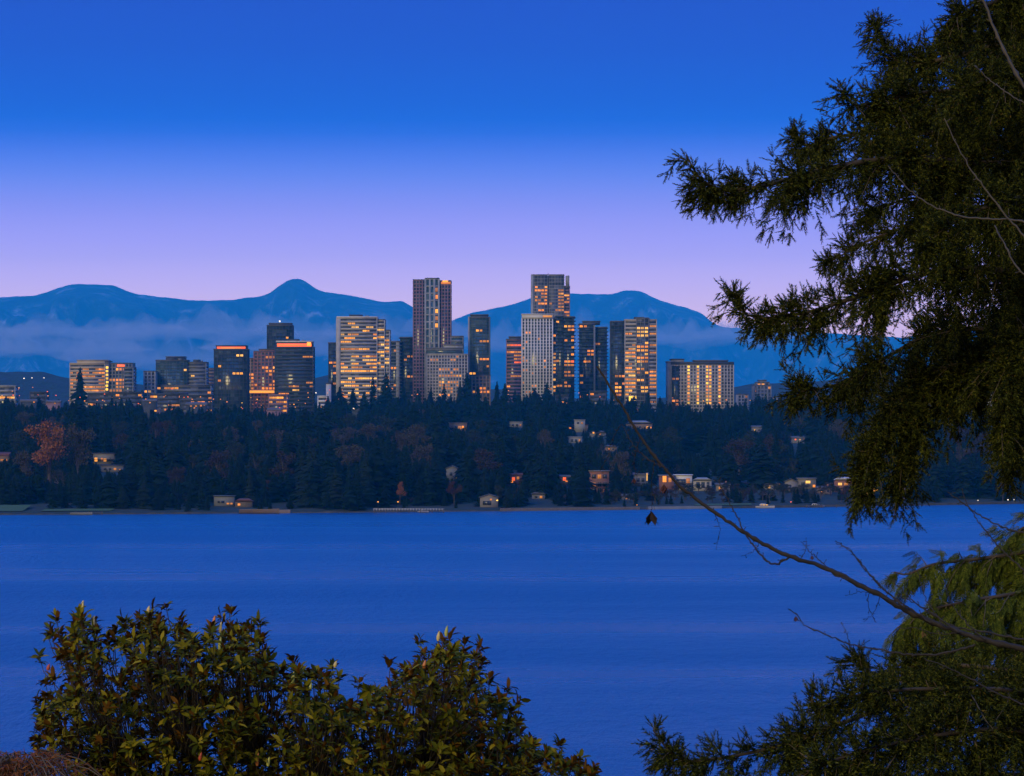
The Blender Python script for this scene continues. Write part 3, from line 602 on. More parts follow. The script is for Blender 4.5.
def house(label, px0, px1, top, foot, wall='whouse', roof='gable', roofm='roof', wins=(), cat='house', name='house', Y=None, deep=11, base=None, deck=False, chim=False, keep=True, zbase=None):
    """wins: (px, py, width m, height m, material or None)"""
    pc = (px0 + px1) / 2
    if Y is None: Y, g = ground_at(pc, foot)
    else: g = float(ground(X(pc, Y), Y))
    if zbase is not None: g = zbase
    x0, x1 = X(px0, Y), X(px1, Y); xc = (x0 + x1) / 2; w_ = x1 - x0; z1 = Z(top, Y) - g; z0 = Z(foot, Y) - g
    t = thing(name, (xc, Y, g), label, cat); rh = min(.38 * z1, max(1.2, w_ * .17)) if roof in ('gable', 'hip') else (.45 if roof == 'flat' else 1.4)
    ze = z1 - rh; mb = MB(); mb.box(-w_ / 2, w_ / 2, 0, deep, min(z0, 0) - 1.5, ze)
    if roof == 'side': mb.prism([(-w_ / 2, ze), (w_ / 2, ze), (0, z1 - .05)], 0, deep)
    mb.build('wall', M[wall], t)
    rm = MB(); o = .55
    if roof == 'flat': rm.box(-w_ / 2 - o, w_ / 2 + o, -o, deep + o, ze + .003, z1)
    elif roof == 'side':
        for sg in (-1, 1): rm.prism([(sg * (w_ / 2 + o), ze - .25), (sg * (w_ / 2 + o), ze + .05), (0, z1 + .3), (0, z1 - .02)][::sg], -o, deep + o)
    else:
        i_ = w_ * .3 if roof == 'hip' else 0
        v = [(-w_ / 2 - o, -o, ze), (w_ / 2 + o, -o, ze), (w_ / 2 + o, deep + o, ze), (-w_ / 2 - o, deep + o, ze), (-w_ / 2 - o + i_, deep / 2, z1), (w_ / 2 + o - i_, deep / 2, z1)]
        rm.add(v, [(0, 1, 5, 4), (2, 3, 4, 5), (0, 3, 2, 1)]); rm.add(v, [(1, 2, 5), (3, 0, 4)])
    ro = rm.build('roof', M[roofm], t)
    if chim:
        cm = MB(); cm.box(w_ * .2, w_ * .2 + .9, deep * .45, deep * .45 + .9, ze, z1 + 1.0); cm.build('chimney', M['brick'], ro)
    for (a, b, ww, hh, m) in wins:
        link('window', hwin(ww, hh, m or 'hglass'), t, (X(a, Y) - xc, -.02, Z(b, Y) - g - hh / 2))
    if deck:
        dm = MB(); dm.box(-w_ / 2 - 1, w_ / 2 + 1, -3.2, -.01, min(z0, 0) + z1 * .42, min(z0, 0) + z1 * .42 + .25); dm.build('deck', M['wood'], t)
        rl = MB()
        for q in np.linspace(-w_ / 2 - .9, w_ / 2 + .9, 9): rl.box(q - .05, q + .05, -3.15, -3.05, z1 * .42 + .2, z1 * .42 + 1.2)
        rl.box(-w_ / 2 - 1, w_ / 2 + 1, -3.17, -3.03, z1 * .42 + 1.2, z1 * .42 + 1.3); rl.build('railing', M['whouse'], t)
    if keep: KEEP.append((px0 - 1, px1 + 1, top, foot, Y))
    return t
A, O, W_, D, N, RD = 'amber', 'orange', 'warm', 'dim', None, 'red'
house('two-storey hillside house with lit windows and white balcony rail, alone near the rust maple', 93, 114, 453, 464, 'whouse', 'flat', wins=[(96, 459.5, 1.8, 2.6, A), (102, 459, 1.4, 1.4, D), (105, 460, 1.8, 2, A), (110, 459, 1.4, 1.8, N)], deck=True)
house('long white garden terrace house front just below the lit balcony house', 101, 123, 465, 472, 'whouse', 'flat', wins=[(105, 469, 1.5, 1.3, N), (110, 469, 1.5, 1.3, N), (115, 469, 1.5, 1.3, D), (120, 470, 1.2, 1.2, D)])
house('orange-brown gabled house cut off by the picture edge above the lawn', -12, 9, 452, 464, 'tan', 'gable', 'rroof', wins=[(2, 460, 2, 1.2, D), (6, 460, 1.6, 1.2, D)])
house('boathouse with a dull red roof and orange lamp beside a moored barge', 235, 252, 498.5, 507, 'wood', 'hip', 'rroof', wins=[(239, 504.5, 1.2, 1, O)], cat='boathouse', name='boathouse', deep=8)
house('grey flat-roofed boathouse left of the red-roofed boathouse', 214, 234, 495.5, 506, 'grey', 'flat', 'frame', wins=[(221, 502, 3.4, 1.1, N), (228, 503.6, 1.3, .8, D), (231.5, 503.6, 1, .8, D)], cat='boathouse', name='boathouse', deep=8)
house('cream gabled boathouse at the water with a bright yellow lamp on its corner', 480, 498, 494.5, 507.5, 'whouse', 'side', 'roof', wins=[(487, 503, 4.2, 2.0, N), (491, 499.5, 1, .8, D)], cat='boathouse', name='boathouse', deep=9)
house('small hillside house with glowing orange window and pale eaves, upper middle slope', 449, 467, 422.5, 431, 'tan', 'flat', 'whouse', wins=[(460, 427.5, 3.2, 2.8, D), (463, 427, 1.5, 2, O), (456, 427, 1.5, 1.8, N)])
house('white flat-fronted hillside house with dark window openings, upper middle slope', 509.5, 522.5, 421.5, 427.5, 'pframe', 'flat', 'pframe', wins=[(513, 425, 1.7, 1.7, N), (517, 425, 1.7, 1.7, N), (520.5, 425, 1.2, 1.7, D)])
house('house with a reddish glowing roof terrace and white upper storey below the dotted tower', 566, 588, 424.5, 431, 'tan', 'flat', 'rroof', wins=[(570, 428, 2.2, 1.4, O), (576, 428, 1.6, 1.4, RD), (583, 428, 2.4, 1.4, O)])
house('white upper pavilion set behind the reddish roof terrace', 574.5, 585, 419.5, 426, 'pframe', 'flat', 'pframe', Y=3010, wins=[(578, 423, 1.8, 1.5, N), (582, 423, 1.6, 1.5, D)])
house('white garden pavilion with posts below the reddish terrace house', 568.5, 582, 436.5, 443, 'pframe', 'flat', 'pframe', wins=[(572, 440.5, 1.8, 2, N), (576, 440.5, 1.8, 2, N), (579.5, 440.5, 1.2, 2, D)])
house('dim grey house with a small lamp, between the white pavilion and the long pale roof', 590, 606, 430.5, 437, 'grey', 'hip', 'roof', wins=[(593.5, 432.8, 1.3, 1.2, A), (600, 434, 1.5, 1.4, D)])
house('long pale-roofed house with one bright amber porch light, below the broad pale tower', 626, 653, 420.5, 429, 'tan', 'hip', 'pframe', wins=[(647.5, 427.5, 1.8, 2.2, A), (640, 427, 1.6, 1.4, N), (633, 427, 1.6, 1.4, N), (651, 427.5, 1, 1.4, O)])
house('three-storey brown brick house on the lower slope with pale upper windows', 589.5, 609, 470.5, 493, 'brick', 'flat', 'whouse', wins=[(a, b, 2.0, 2.2, m) for b, ms in ((476.5, (N, D, N)), (484.5, (D, N, N)), (490, (N, N, D))) for a, m in zip((594, 599.5, 605), ms)], deck=True)
house('pale gabled house with a tall bright corner post beside the bare branch', 634, 648, 472.5, 486, 'whouse', 'gable', 'roof', wins=[(638, 480, 1.8, 2, N), (643, 480, 1.6, 2, N), (647, 477, .5, 4.2, W_)])
house('modern white box villa, brightest facade on the shore', 675, 692, 474.5, 490, 'white', 'flat', 'white', wins=[(681, 482, 5.2, 3.2, N), (688, 481, 2, 3, D)], deck=True)
house('low brown wing with an orange-lit window joined to the white box villa', 659.5, 674, 475, 490, 'brick', 'flat', 'whouse', wins=[(664.5, 479, 2.0, 3.4, O), (670, 480, 1.6, 2.4, D)])
house('round-ended white villa with dark tall openings next to the box villa', 693.5, 711.5, 477.5, 491, 'stone', 'hip', 'pframe', wins=[(698, 485, 1.8, 3.2, N), (703, 485, 1.8, 3.2, N), (708, 485, 1.4, 3.4, N)])
house('grey gabled house with a wide roof, dim among trees past the villas', 740, 757, 480.5, 489, 'grey', 'gable', 'roof', wins=[(745, 486, 1.6, 1.4, N), (751, 486, 1.6, 1.4, N)], chim=True)
house('pale steep-roofed house with lit doorway under scattered garden lights', 785, 797, 479, 492, 'whouse', 'side', 'roof', wins=[(790, 487, 1.5, 2, N)])
house('flat white house with a warm lit corner beside the steep-roofed house', 798, 816, 478, 489, 'whouse', 'flat', 'whouse', wins=[(808, 482, 2.6, 1.4, W_), (814, 486, 1.4, 1.4, O), (803, 484, 2, 1.8, N)])
house('two-tier pavilion-roofed house with red ground floor at the edge of the fir', 835, 853, 477, 492, 'brick', 'hip', 'white', wins=[(840, 484, 2.2, 1.4, W_), (846, 484, 2.2, 1.4, D), (850, 489, 1.4, 1.4, D)], chim=True)
house('large lit waterfront house glowing through the lowest fir foliage', 857, 906, 478, 499, 'tan', 'hip', 'roof', wins=[(861, 493, 1.8, 2, A), (868, 493, 1.4, 2, W_), (876, 492, 2.6, 4.2, A), (884, 493, 1.6, 2.4, W_), (893, 493, 2.0, 2, A), (900, 494, 1.4, 2, D), (893.5, 498, 1, 1, O)])
house('small dim cottage near the shore left of the brown brick house', 622, 632, 494, 500, 'whouse', 'gable', 'roof', wins=[(627, 498, 1.2, 1, D)])
house('red-lit cabin glowing among the trees right of the cream boathouse', 510, 522, 473, 484, 'brick', 'gable', 'rroof', wins=[(513.5, 479, 1.6, 2, RD), (512, 481.5, 1.2, 1.2, O), (518, 478, 1.4, 1.6, D)])
house('hidden house with one red-orange lit window between cabin and brown brick house', 560, 570, 475, 484, 'wood', 'gable', 'roof', wins=[(564.5, 479, 1.8, 1.8, RD), (566.5, 481, 1.2, 1, O)])
house('narrow tall grey house behind the dull red shore tree', 446, 458, 466, 481, 'grey', 'side', 'roof', wins=[(458 - 1.2, 479, .5, 1.6, W_), (451, 474, 1.5, 1.8, N)])
house('pale house on the upper slope right of the hotel slab', 752, 762, 425.5, 432, 'whouse', 'gable', 'roof', wins=[(755, 430, 1.3, 1.2, W_), (759, 430, 1.2, 1.2, N)])
house('roadside house with red and white lights beside the fir edge', 792, 806, 436, 443, 'grey', 'gable', 'roof', wins=[(795.5, 439.5, 1.2, 1, RD), (800, 439.6, .9, .8, W_), (804, 439.5, .9, .8, D)])
for k, (a, b, t_, f_, lb, ws) in enumerate([(20, 36, 399, 404, 'dark-roofed house low at the picture edge with one orange lamp', [(34, 402, 1.4, 1.2, O)]), (46, 60, 400, 405, 'grey-roofed house with reddish dim window below the low shops', [(55, 403.4, 1.4, 1.2, D)]),
        (142, 156, 399, 404.5, 'house with a white gutter line below the small pale apartments', [(150, 402.6, 1.4, 1.2, D)]), (150, 160, 408, 413, 'small house with bright orange window in the upper woods below the broad office block', [(155.5, 410.8, 1.9, 1.3, A)]),
        (186, 206, 402, 409, 'house with pinkish lit front below the red-crowned tower', [(196, 406, 1.8, 1.4, D), (201, 405.6, 1.8, 1.4, O), (191, 406, 1.6, 1.2, D)]), (267, 281, 408, 414, 'pale roofed house in the woods below the banded tower', [(276, 412, 1.3, 1.2, N)]), (352, 366, 408, 414, 'house half hidden below the pale office building with a white yard lamp', [(354, 409.2, 1.2, 1.2, W_)])]):
    house(lb, a, b, t_, f_, ('dgrey', 'brown')[k % 2], 'gable', 'roof', wins=ws, Y=3330)

for a_, b_, t_, f_, wl, rf, lb, ws in [
    (716, 730, 483, 491, 'whouse', 'gable', 'pale gabled cottage between the round-ended villa and the grey gabled house', [(720, 488, 1.4, 1.4, D), (726, 488, 1.4, 1.4, N)]),
    (764, 780, 482, 490, 'grey', 'hip', 'low hip-roofed house behind the cabin cruiser with one warm window', [(769, 487, 1.4, 1.3, W_), (775, 487, 1.4, 1.3, N)]),
    (818, 832, 486, 494, 'tan', 'gable', 'tan gabled house behind the small motor boat', [(822, 491, 1.4, 1.3, A), (828, 491, 1.2, 1.3, N)]),
    (532, 545, 492, 499, 'grey', 'hip', 'low grey shore house between the red-lit cabin and the brick house', [(536, 497, 1.4, 1.2, N), (541, 497, 1.3, 1.2, D)]),
    (688, 701, 446, 453, 'grey', 'gable', 'lone dim house high in the woods above the white villas', [(692, 450, 1.4, 1.3, D), (697, 450, 1.3, 1.3, N)]),
    (605, 617, 445, 451, 'tan', 'hip', 'small tan house in the middle woods near the bare branch tip', [(609, 449, 1.3, 1.2, O), (613, 449, 1.2, 1.2, N)])]:
    house(lb, a_, b_, t_, f_, wl, rf, 'roof', wins=ws, chim=(rf == 'gable'))

# ------------------------------------------------------------------ waterfront: sea wall, lawn, docks, boats, lamps
def strip(name, px0, px1, t0, t1, z0, z1, m, label=None, cat=None, kind=None, seg=26, jag=0.0):
    """a low band that follows the shoreline, t metres inland"""
    mb = MB(); r = np.random.default_rng(int(px0) + 1005)
    pxs = np.linspace(px0, px1, seg); xs_ = [X(p, shoreY(X(p, 1800))) for p in pxs]; V = []
    for x in xs_:
        y = shoreY(x); a = r.uniform(-jag, jag); h = z1 + r.uniform(-jag, jag) * .4
        V.append([(x, y + t0 + a, z0), (x, y + t0 + a, h), (x, y + t1 + a, h), (x, y + t1 + a, z0)])
    V = np.array(V); n = len(V); i = np.arange(n - 1)[:, None] * 4
    f = np.concatenate([np.stack([i[:, 0] + q, i[:, 0] + (q + 1) % 4, i[:, 0] + 4 + (q + 1) % 4, i[:, 0] + 4 + q], 1) for q in range(4)])
    mb.add(V.reshape(-1, 3), f); mb.add(V[[0, -1]].reshape(-1, 3), [(0, 3, 2, 1), (4, 5, 6, 7)])
    return tag(mb.build(name, m), label, cat, kind=kind)
strip('shore', -300, 1300, 1.2, 5, -2, .55, M['rock'], kind='structure', seg=400, jag=.7)
m, nt, b = mat('lawn_grass'); n = noise_tex(nt, .3, 5, objco(nt)); r = ramp(nt, [(.3, (.03, .066, .006)), (.7, (.052, .09, .010))], n.outputs['Fac'])
lk(nt, r.outputs['Color'], b.inputs['Base Color']); b.inputs['Roughness'].default_value = .95
def lawn(px0, px1, t0, t1):
    mb = MB(); xs_ = np.linspace(X(px0, 1760), X(px1, 1760), 20); ts = np.linspace(t0, t1, 8)
    V = np.array([[(x, shoreY(x) + t, float(ground(x, shoreY(x) + t)) + .3 + .035 * (t - t0)) for x in xs_] for t in ts]); nx = len(xs_)
    i = (np.arange(len(ts) - 1)[:, None] * nx + np.arange(nx - 1)[None]).ravel(); mb.add(V, np.stack([i, i + 1, i + 1 + nx, i + nx], 1))
    tag(mb.build('lawn', m, smooth=True), 'mown green lawn running down to the lake', kind='structure')
lawn(-60, 42, 12, 46); lawn(60, 126, 10, 24); lawn(700, 760, 8, 20)
strip('sea_wall', 500, 640, .2, 1.1, -1.5, 1.5, M['wood'], 'long brown sea wall between cream boathouse and villas', 'wall')
strip('sea_wall', 648, 722, .2, 1.1, -1.5, 1.5, M['grey'], 'grey stone sea wall in front of the white villas', 'wall')
strip('sea_wall', 256, 290, .2, 1.1, -1.5, 1.7, M['tan'], 'short tan sea wall right of the red-roofed boathouse', 'wall')
strip('sea_wall', 742, 846, .2, 1.1, -1.5, 1.2, M['rock'], 'dark rock wall behind the moored cabin cruiser', 'wall')
strip('sea_wall', 930, 1060, .2, 1.1, -1.5, 1.3, M['rock'], 'dark rock wall seen below the fir at the picture edge', 'wall')
def dock(px0, px1, out, label, wdt=2.4, rails=False):
    x0, x1 = X(px0, 1760), X(px1, 1760); xm = (x0 + x1) / 2; y = min(shoreY(x0), shoreY(x1)) - out
    t = thing('dock', (xm, y, 0), label, 'dock'); L = (x1 - x0) / 2
    mb = MB()
    for q in np.arange(-L, L - .1, .5): mb.box(q, q + .44, 0, wdt, .95, 1.07)
    mb.build('deck_plank', M['wood'], t)
    for q in np.linspace(-L + .3, L - .3, max(3, int(L / 2.2))):
        pm = MB(); pm.tube([(q, .1, -1.9), (q, .1, 1.7)], .16, 7); pm.build('pile', M['wood'], t)
    if rails:
        rl = MB()
        for q in np.arange(-L, L, 1.4): rl.box(q - .09, q + .09, wdt - .3, wdt - .12, 1.07, 2.0)
        rl.box(-L, L, wdt - .28, wdt - .14, 2.0, 2.12); rl.box(-L, L, wdt - .28, wdt - .14, 1.5, 1.6); rl.build('railing', M['white'], t)
    return t
dock(377, 446, 6, 'long white-railed dock with two lamps at its end', rails=True)
dock(96, 122, 5, 'short pale dock in front of the dark lawn')
dock(500, 512, 4, 'small dark dock beside the cream boathouse'); dock(640, 656, 4, 'small dock by the brown brick house shore'); dock(816, 848, 5, 'low grey dock under the fir edge')
def lamp(px, py, label, head='amber', Y=None, group=None, r_=.42, zg=None):
    if Y is None: Y, g = ground_at(px, py + 3)
    g = float(ground(X(px, Y), Y)) if zg is None else zg
    x = X(px, Y); z = max(Z(py, Y) - g, .8); t = thing('street_lamp', (x, Y, g), label, 'lamp', group)
    pm = MB(); pm.tube([(0, 0, 0), (0, 0, z - .1)], [.09, .06], 6); pm.build('pole', M['dgrey'], t)
    hm = MB(); pts = [(0, 0, z - .1 - r_ * .2), (0, 0, z + r_ * .3), (0, 0, z + r_ * .8)]; hm.tube(pts, [r_ * .6, r_, r_ * .25], 8); hm.build('lantern', M[head], t)
for px, lb in ((378, 'tall amber lamp at the outer end of the white-railed dock'), (398, 'amber lamp part way along the white-railed dock')):
    y = shoreY(X(px, 1750)) - 4.4; lamp(px, 502, lb, 'amber', Y=y, zg=1.07, r_=.45)
lamp(497.2, 500.5, 'bright yellow lamp at the corner of the cream boathouse', 'yellow', Y=shoreY(X(497, 1770)) + 1, r_=.5)
lamp(637, 505, 'small orange lamp on the sea wall by the brown brick house', 'orange', Y=shoreY(X(637, 1790)) + 6, r_=.35)
lamp(791, 502, 'small red marker lamp on the shore past the cabin cruiser', 'red', Y=shoreY(X(791, 1840)) + 3, r_=.35)
for px, py, h in [(2, 396, 'orange'), (19, 388, 'amber'), (24, 378.5, 'white_l'), (32, 378, 'white_l'), (44, 378, 'white_l'), (48, 396, 'orange'), (56, 395.5, 'red'), (80, 397.5, 'red'), (104, 391, 'amber'), (142, 397, 'orange'), (164, 397, 'orange'), (172, 389, 'red'), (184, 397.5, 'red'),
                  (188, 397, 'red'), (200.5, 397, 'orange'), (227, 402, 'orange'), (242, 403, 'yellow'), (294, 404.5, 'amber'), (308, 393, 'orange'), (294, 386, 'amber'), (353.5, 408.5, 'white_l'), (316, 393, 'white_l'), (579, 393, 'orange'), (593, 432, 'amber'), (640, 442, 'orange'), (620, 433, 'amber'), (780, 484, 'amber'), (790, 481, 'white_l'), (806, 480, 'white_l'), (498, 470, 'white_l'), (1000, 490, 'amber'), (1014, 502, 'white_l'), (978, 502.5, 'white_l'), (1008, 502.5, 'white_l')]:
    if py < 412: lamp(px, py, 'small street light shining at the wooded edge of downtown', h, Y=3330, group='street lights at the edge of downtown', r_=.7)
    else: lamp(px, py, 'small garden light shining among the shore houses', h, group='garden lights among the shore houses', r_=.36)
rg_ = random.Random(31)
for k in range(30):
    lamp(rg_.choice([rg_.uniform(480, 870), rg_.uniform(80, 480)]), rg_.uniform(436, 503), 'small garden light shining among the shore houses', rg_.choice(['orange', 'amber', 'warm', 'dim', 'white_l']), group='garden lights among the shore houses', r_=rg_.uniform(.25, .42))
rl_ = random.Random(29)
for k in range(85):
    px = rl_.choice([rl_.uniform(0, 330), rl_.uniform(0, 330), rl_.uniform(330, 760)]); py = treeline(px) - rl_.uniform(-4, 9)
    lamp(px, py, 'small street light shining at the wooded edge of downtown', rl_.choice(['orange', 'amber', 'orange', 'red', 'dim']), Y=rl_.uniform(3300, 3420), group='street lights at the edge of downtown', r_=rl_.uniform(.4, .8))
# boats
def hull(mb, L, w_, h, mi=0):
    st = [(-.5, .8, 0), (-.2, 1, 0), (.15, .95, .02), (.38, .6, .12), (.5, .04, .25)]
    V = []
    for a, b_, up in st: V.append([(a * L, -b_ * w_ / 2, h + up * h), (a * L, -b_ * w_ * .36, .15 * h + up * h * .3), (a * L, 0, -.25 * h), (a * L, b_ * w_ * .36, .15 * h + up * h * .3), (a * L, b_ * w_ / 2, h + up * h)])
    V = np.array(V, float); k = 5; i = np.arange(len(st) - 1)[:, None] * k; f = np.concatenate([np.stack([i[:, 0] + q, i[:, 0] + q + 1, i[:, 0] + k + q + 1, i[:, 0] + k + q], 1) for q in range(4)])
    mb.add(V.reshape(-1, 3), f, mi); top = V[:, [0, 4]].reshape(-1, 3); i = np.arange(len(st) - 1) * 2; mb.add(top - (0, 0, .12 * h), np.stack([i, i + 1, i + 3, i + 2], 1), mi); mb.add(V[0], [(0, 1, 2, 3, 4)], mi)
def boat(px0, px1, label, cabin, out=4, hullm='white', lit=None, name='motor_boat'):
    x = X((px0 + px1) / 2, 1790); y = shoreY(x) - out; L = (px1 - px0) / F * y; t = thing(name, (x, y, 0), label, 'boat')
    mb = MB(); hull(mb, L, L * .3, L * .1); mb.build('hull', M[hullm], t, (0, 0, .1))
    if cabin:
        cm = MB(); c = [(-.3, .3), (.22, .3), (.08, .95), (-.28, .95)]; cm.prism([(a * L, L * .1 + b_ * L * .12) for a, b_ in c], -L * .1, L * .1); cb = cm.build('cabin', M['white'], t)
        for q in (-.2, -.06, .08): link('window', hwin(L * .09, L * .045, lit or 'hglass'), cb, (q * L, -L * .1 - .01, L * .155))
        fm = MB(); fm.box(-L * .24, L * .02, -L * .09, L * .09, L * .225, L * .245); fm.build('cabin_roof', M['white'], t)
        rm = MB(); rm.tube([(L * .2, -L * .13, L * .115), (L * .2, -L * .13, L * .17), (L * .45, -L * .03, L * .19)], .04, 4); rm.build('bow_rail', M['pframe'], t)
boat(758, 777, 'white cabin cruiser with warm lit windows moored at the grey sea wall', True, 5, lit='warm')
boat(814, 830, 'small white motor boat near the fir edge', True, 5)
boat(252, 292, 'long low tan barge beside the red-roofed boathouse', False, 4, 'tan', name='barge')
boat(98, 120, 'low white boat lying at the short pale dock', False, 7.6, 'pframe', name='rowing_boat')
boat(421, 432, 'small white boat with cabin tied to the white-railed dock', True, 8.6, 'white')

# ------------------------------------------------------------------ far shore: woods
broad(49, 414, 497, 1.0, 'rust_leaf', 'maple_tree', 'big rust-red maple standing on the lawn', seed=3)
broad(78, 419, 496, .72, 'tan_leaf', 'birch_tree', 'tan tree with a pale upright trunk beside the rust maple', seed=4, trunkm='palebark')
for px, a, b_, wd, lf, bare, lb in [(267, 479, 500, 1.1, 'red_leaf', 0, 'round dull-red shrub tree behind the red-roofed boathouse'), (292, 476, 500, .8, 'brown_leaf', 0, 'leaning brown tree beside the round dull-red tree'), (400, 480, 505, .75, 'rust_leaf', 0, 'rust-coloured small tree behind the white-railed dock'),
        (436, 477, 500, .9, 'brown_leaf', 0, 'brown shore tree between dock and dull-red tree'), (454, 479, 505, 1.0, 'red_leaf', 0, 'dull-red spreading tree by the water next to the narrow grey house'), (545, 430, 470, .5, 'twig_grey', 1, 'bare pale-trunked tree on the middle slope'), (604, 440, 478, .9, 'twig_grey', 1, 'bare brown tree above the three-storey brick house'),
        (672, 402, 432, 1.0, 'brown_leaf', 0, 'brownish round tree under the hotel slab'), (395, 432, 462, 1.0, 'red_leaf', 0, 'reddish tree patch on the slope above the dock'), (380, 440, 470, .8, 'brown_leaf', 0, 'brown tree patch on the slope above the dock lamps'), (168, 418, 462, .6, 'brown_leaf', 0, 'dim red-brown tree in the dark woods below the broad office block'),
        (155, 491, 508, 1.3, 'brown_leaf', 0, 'low grey-brown round bush tree at the shore beyond the lawn'), (60, 468, 500, .7, 'twig_grey', 1, 'bare tree at the foot of the tan tree'), (118, 424, 450, 1.2, 'olive_leaf', 0, 'broad olive tree above the lit balcony house'), (498, 484, 506, .9, 'olive_leaf', 0, 'small olive tree behind the cream boathouse'),
        (520, 478, 503, .8, 'brown_leaf', 0, 'brown tree beside the red-lit cabin'), (428, 464, 492, .5, 'twig_grey', 1, 'thin bare tree left of the narrow grey house'), (675, 462, 478, 1.3, 'twig_grey', 1, 'bare rounded tree above the white box villa'), (845, 484, 502, 1.3, 'red_leaf', 0, 'dull-red bush tree before the two-tier house'),
        (733, 462, 486, .9, 'twig_grey', 1, 'bare tree above the grey gabled house'), (788, 428, 458, .5, 'twig_grey', 1, 'pale bare tree standing on the upper right slope'), (480, 408, 424, 1.4, 'twig_grey', 1, 'bare spreading tree on the ridge below the teal tower'), (440, 415, 436, 1.1, 'twig_grey', 1, 'bare grey tree beside the glowing hillside house'), (615, 488, 503, 1.2, 'olive_leaf', 0, 'low olive bush tree beside the brown brick house'),
        (655, 486, 503, 1.4, 'brown_leaf', 0, 'brown bush tree in front of the brown villa wing'), (722, 488, 502, 1.2, 'brown_leaf', 0, 'brown bush tree right of the round-ended villa'), (770, 488, 503, 1.3, 'twig_grey', 1, 'bare bush tree behind the cabin cruiser'), (1003, 478, 502, .9, 'brown_leaf', 0, 'brown tree by the far shore under the fir')]:
    broad(px, a, b_, wd, lf, 'bare_tree' if bare else 'autumn_tree', lb, seed=int(px) % 5 + 10, bare=bool(bare), trunkm='palebark' if bare else 'bark')

KEEP += [(659, 713, 474, 503, 2100), (33, 90, 420, 482, 1840), (448, 462, 482, 503, 1790), (392, 408, 482, 503, 1780), (258, 300, 480, 500, 1770)]
def blocked(px, w_px, top, Y, foot):
    for a, b_, t_, f_, Yh in KEEP:
        if Y < Yh + 2 and px + w_px > a and px - w_px < b_ and top < t_ + (.68 if f_ > 472 else .55) * (f_ - t_) and foot > t_: return True
    return False
# firs whose tops stand against the towers
NAMED = {80: 'dark fir rising in front of the low cream hospital', 142: 'dark fir between the hospital and the broad office block', 340: 'tall dark fir before the wide pale office building', 353: 'bushy dark fir left of centre in front of the pale office building',
         373: 'sharp dark fir crossing the lower floors of the pale office building', 386: 'tallest dark fir at the edge of the pale office building', 467: 'tall dark fir between the pale gridded hotel and the teal tower', 547: 'dark fir in front of the white gridded tower'}
for px, top, wd in [(80, 367, 1.0), (142, 390, 1), (170, 401, .9), (226, 402, .9), (262, 404, .9), (300, 404, .8), (328, 396, 1.1), (340, 386, 1.2), (353, 388, 1.2), (364, 391, 1), (373, 376, .85), (386, 373, 1.0), (404, 386, 1.1), (418, 388, 1), (431, 386, 1), (444, 383, 1), (467, 372, .9), (460, 382, 1), (478, 383, 1.1), (497, 381, .8), (505, 383, 1), (515, 388, 1), (534, 388, 1), (547, 382, .9), (557, 387, .9), (571, 388, 1), (589, 387, .9), (597, 384, .9), (612, 392, 1), (633, 396, 1), (648, 391, .9), (660, 396, .9), (690, 403, 1), (706, 402, 1), (745, 398, 1), (775, 394, 1), (790, 390, 1), (812, 384, .9)]:
    Y = 3380 if top > 370 else 3440; Y += random.uniform(-60, 40); x = X(px, Y); g = float(ground(x, Y))
    conifer(x, Y, Z(top, Y) - g, wd * random.uniform(.95, 1.15), NAMED.get(px, 'dark fir whose top stands against the downtown buildings'), None if px in NAMED else 'firs along the crest in front of downtown')
rb = random.Random(17)
for k in range(210):
    px = rb.uniform(0, 1024); py = rb.uniform(428, 500); Yb, gb = ground_at(px, py); hb = rb.uniform(14, 29)
    top = HY - (gb + hb - CZ) / Yb * F
    if blocked(px, 12, top, Yb, py) or top < treeline(px) + 6: continue
    if k % 2 == 0: KEEP.append((px - 5, px + 5, top, top + (py - top) * .62, Yb - 2))
    broad(px, top, py, rb.uniform(.85, 1.5), rb.choice(['olive_leaf', 'olive_leaf', 'olive_leaf', 'brown_leaf', 'tan_leaf', 'twig_grey']), 'broad_tree', 'dim broad tree fading among the dark firs on the slope', 'dim broad trees among the firs', seed=rb.choice([21, 22, 23, 24, 25]), bare=False)
for k in range(170):                                                  # garden shrubs between and below the shore houses
    px = rb.choice([rb.uniform(600, 860), rb.uniform(600, 860), rb.uniform(600, 860), rb.uniform(380, 600), rb.uniform(45, 380)]); py = rb.uniform(489, 505); Yb, gb = ground_at(px, py)
    if Yb - shoreY(X(px, Yb)) < 7: continue
    broad(px, HY - (gb + rb.uniform(3, 7) - CZ) / Yb * F, py, rb.uniform(1.4, 2.2), rb.choice(['olive_leaf', 'olive_leaf', 'brown_leaf', 'tan_leaf']), 'garden_shrub', 'low dim shrub in the gardens along the far shore', 'garden shrubs along the far shore', Y=Yb, seed=rb.choice([21, 22, 23, 24, 25]))
cells = []
for row, Y in enumerate(np.r_[np.arange(1690, 2000, 13), np.arange(2000, 3420, 20)]):
    half = 560 / F * Y; n = int(2 * half / (9.5 if Y < 2000 else 12.5))
    for k in range(n): cells.append((-half + 2 * half * (k + random.uniform(-.1, 1.1)) / n, Y + random.uniform(-9, 9)))
wood = MB(); cand = []
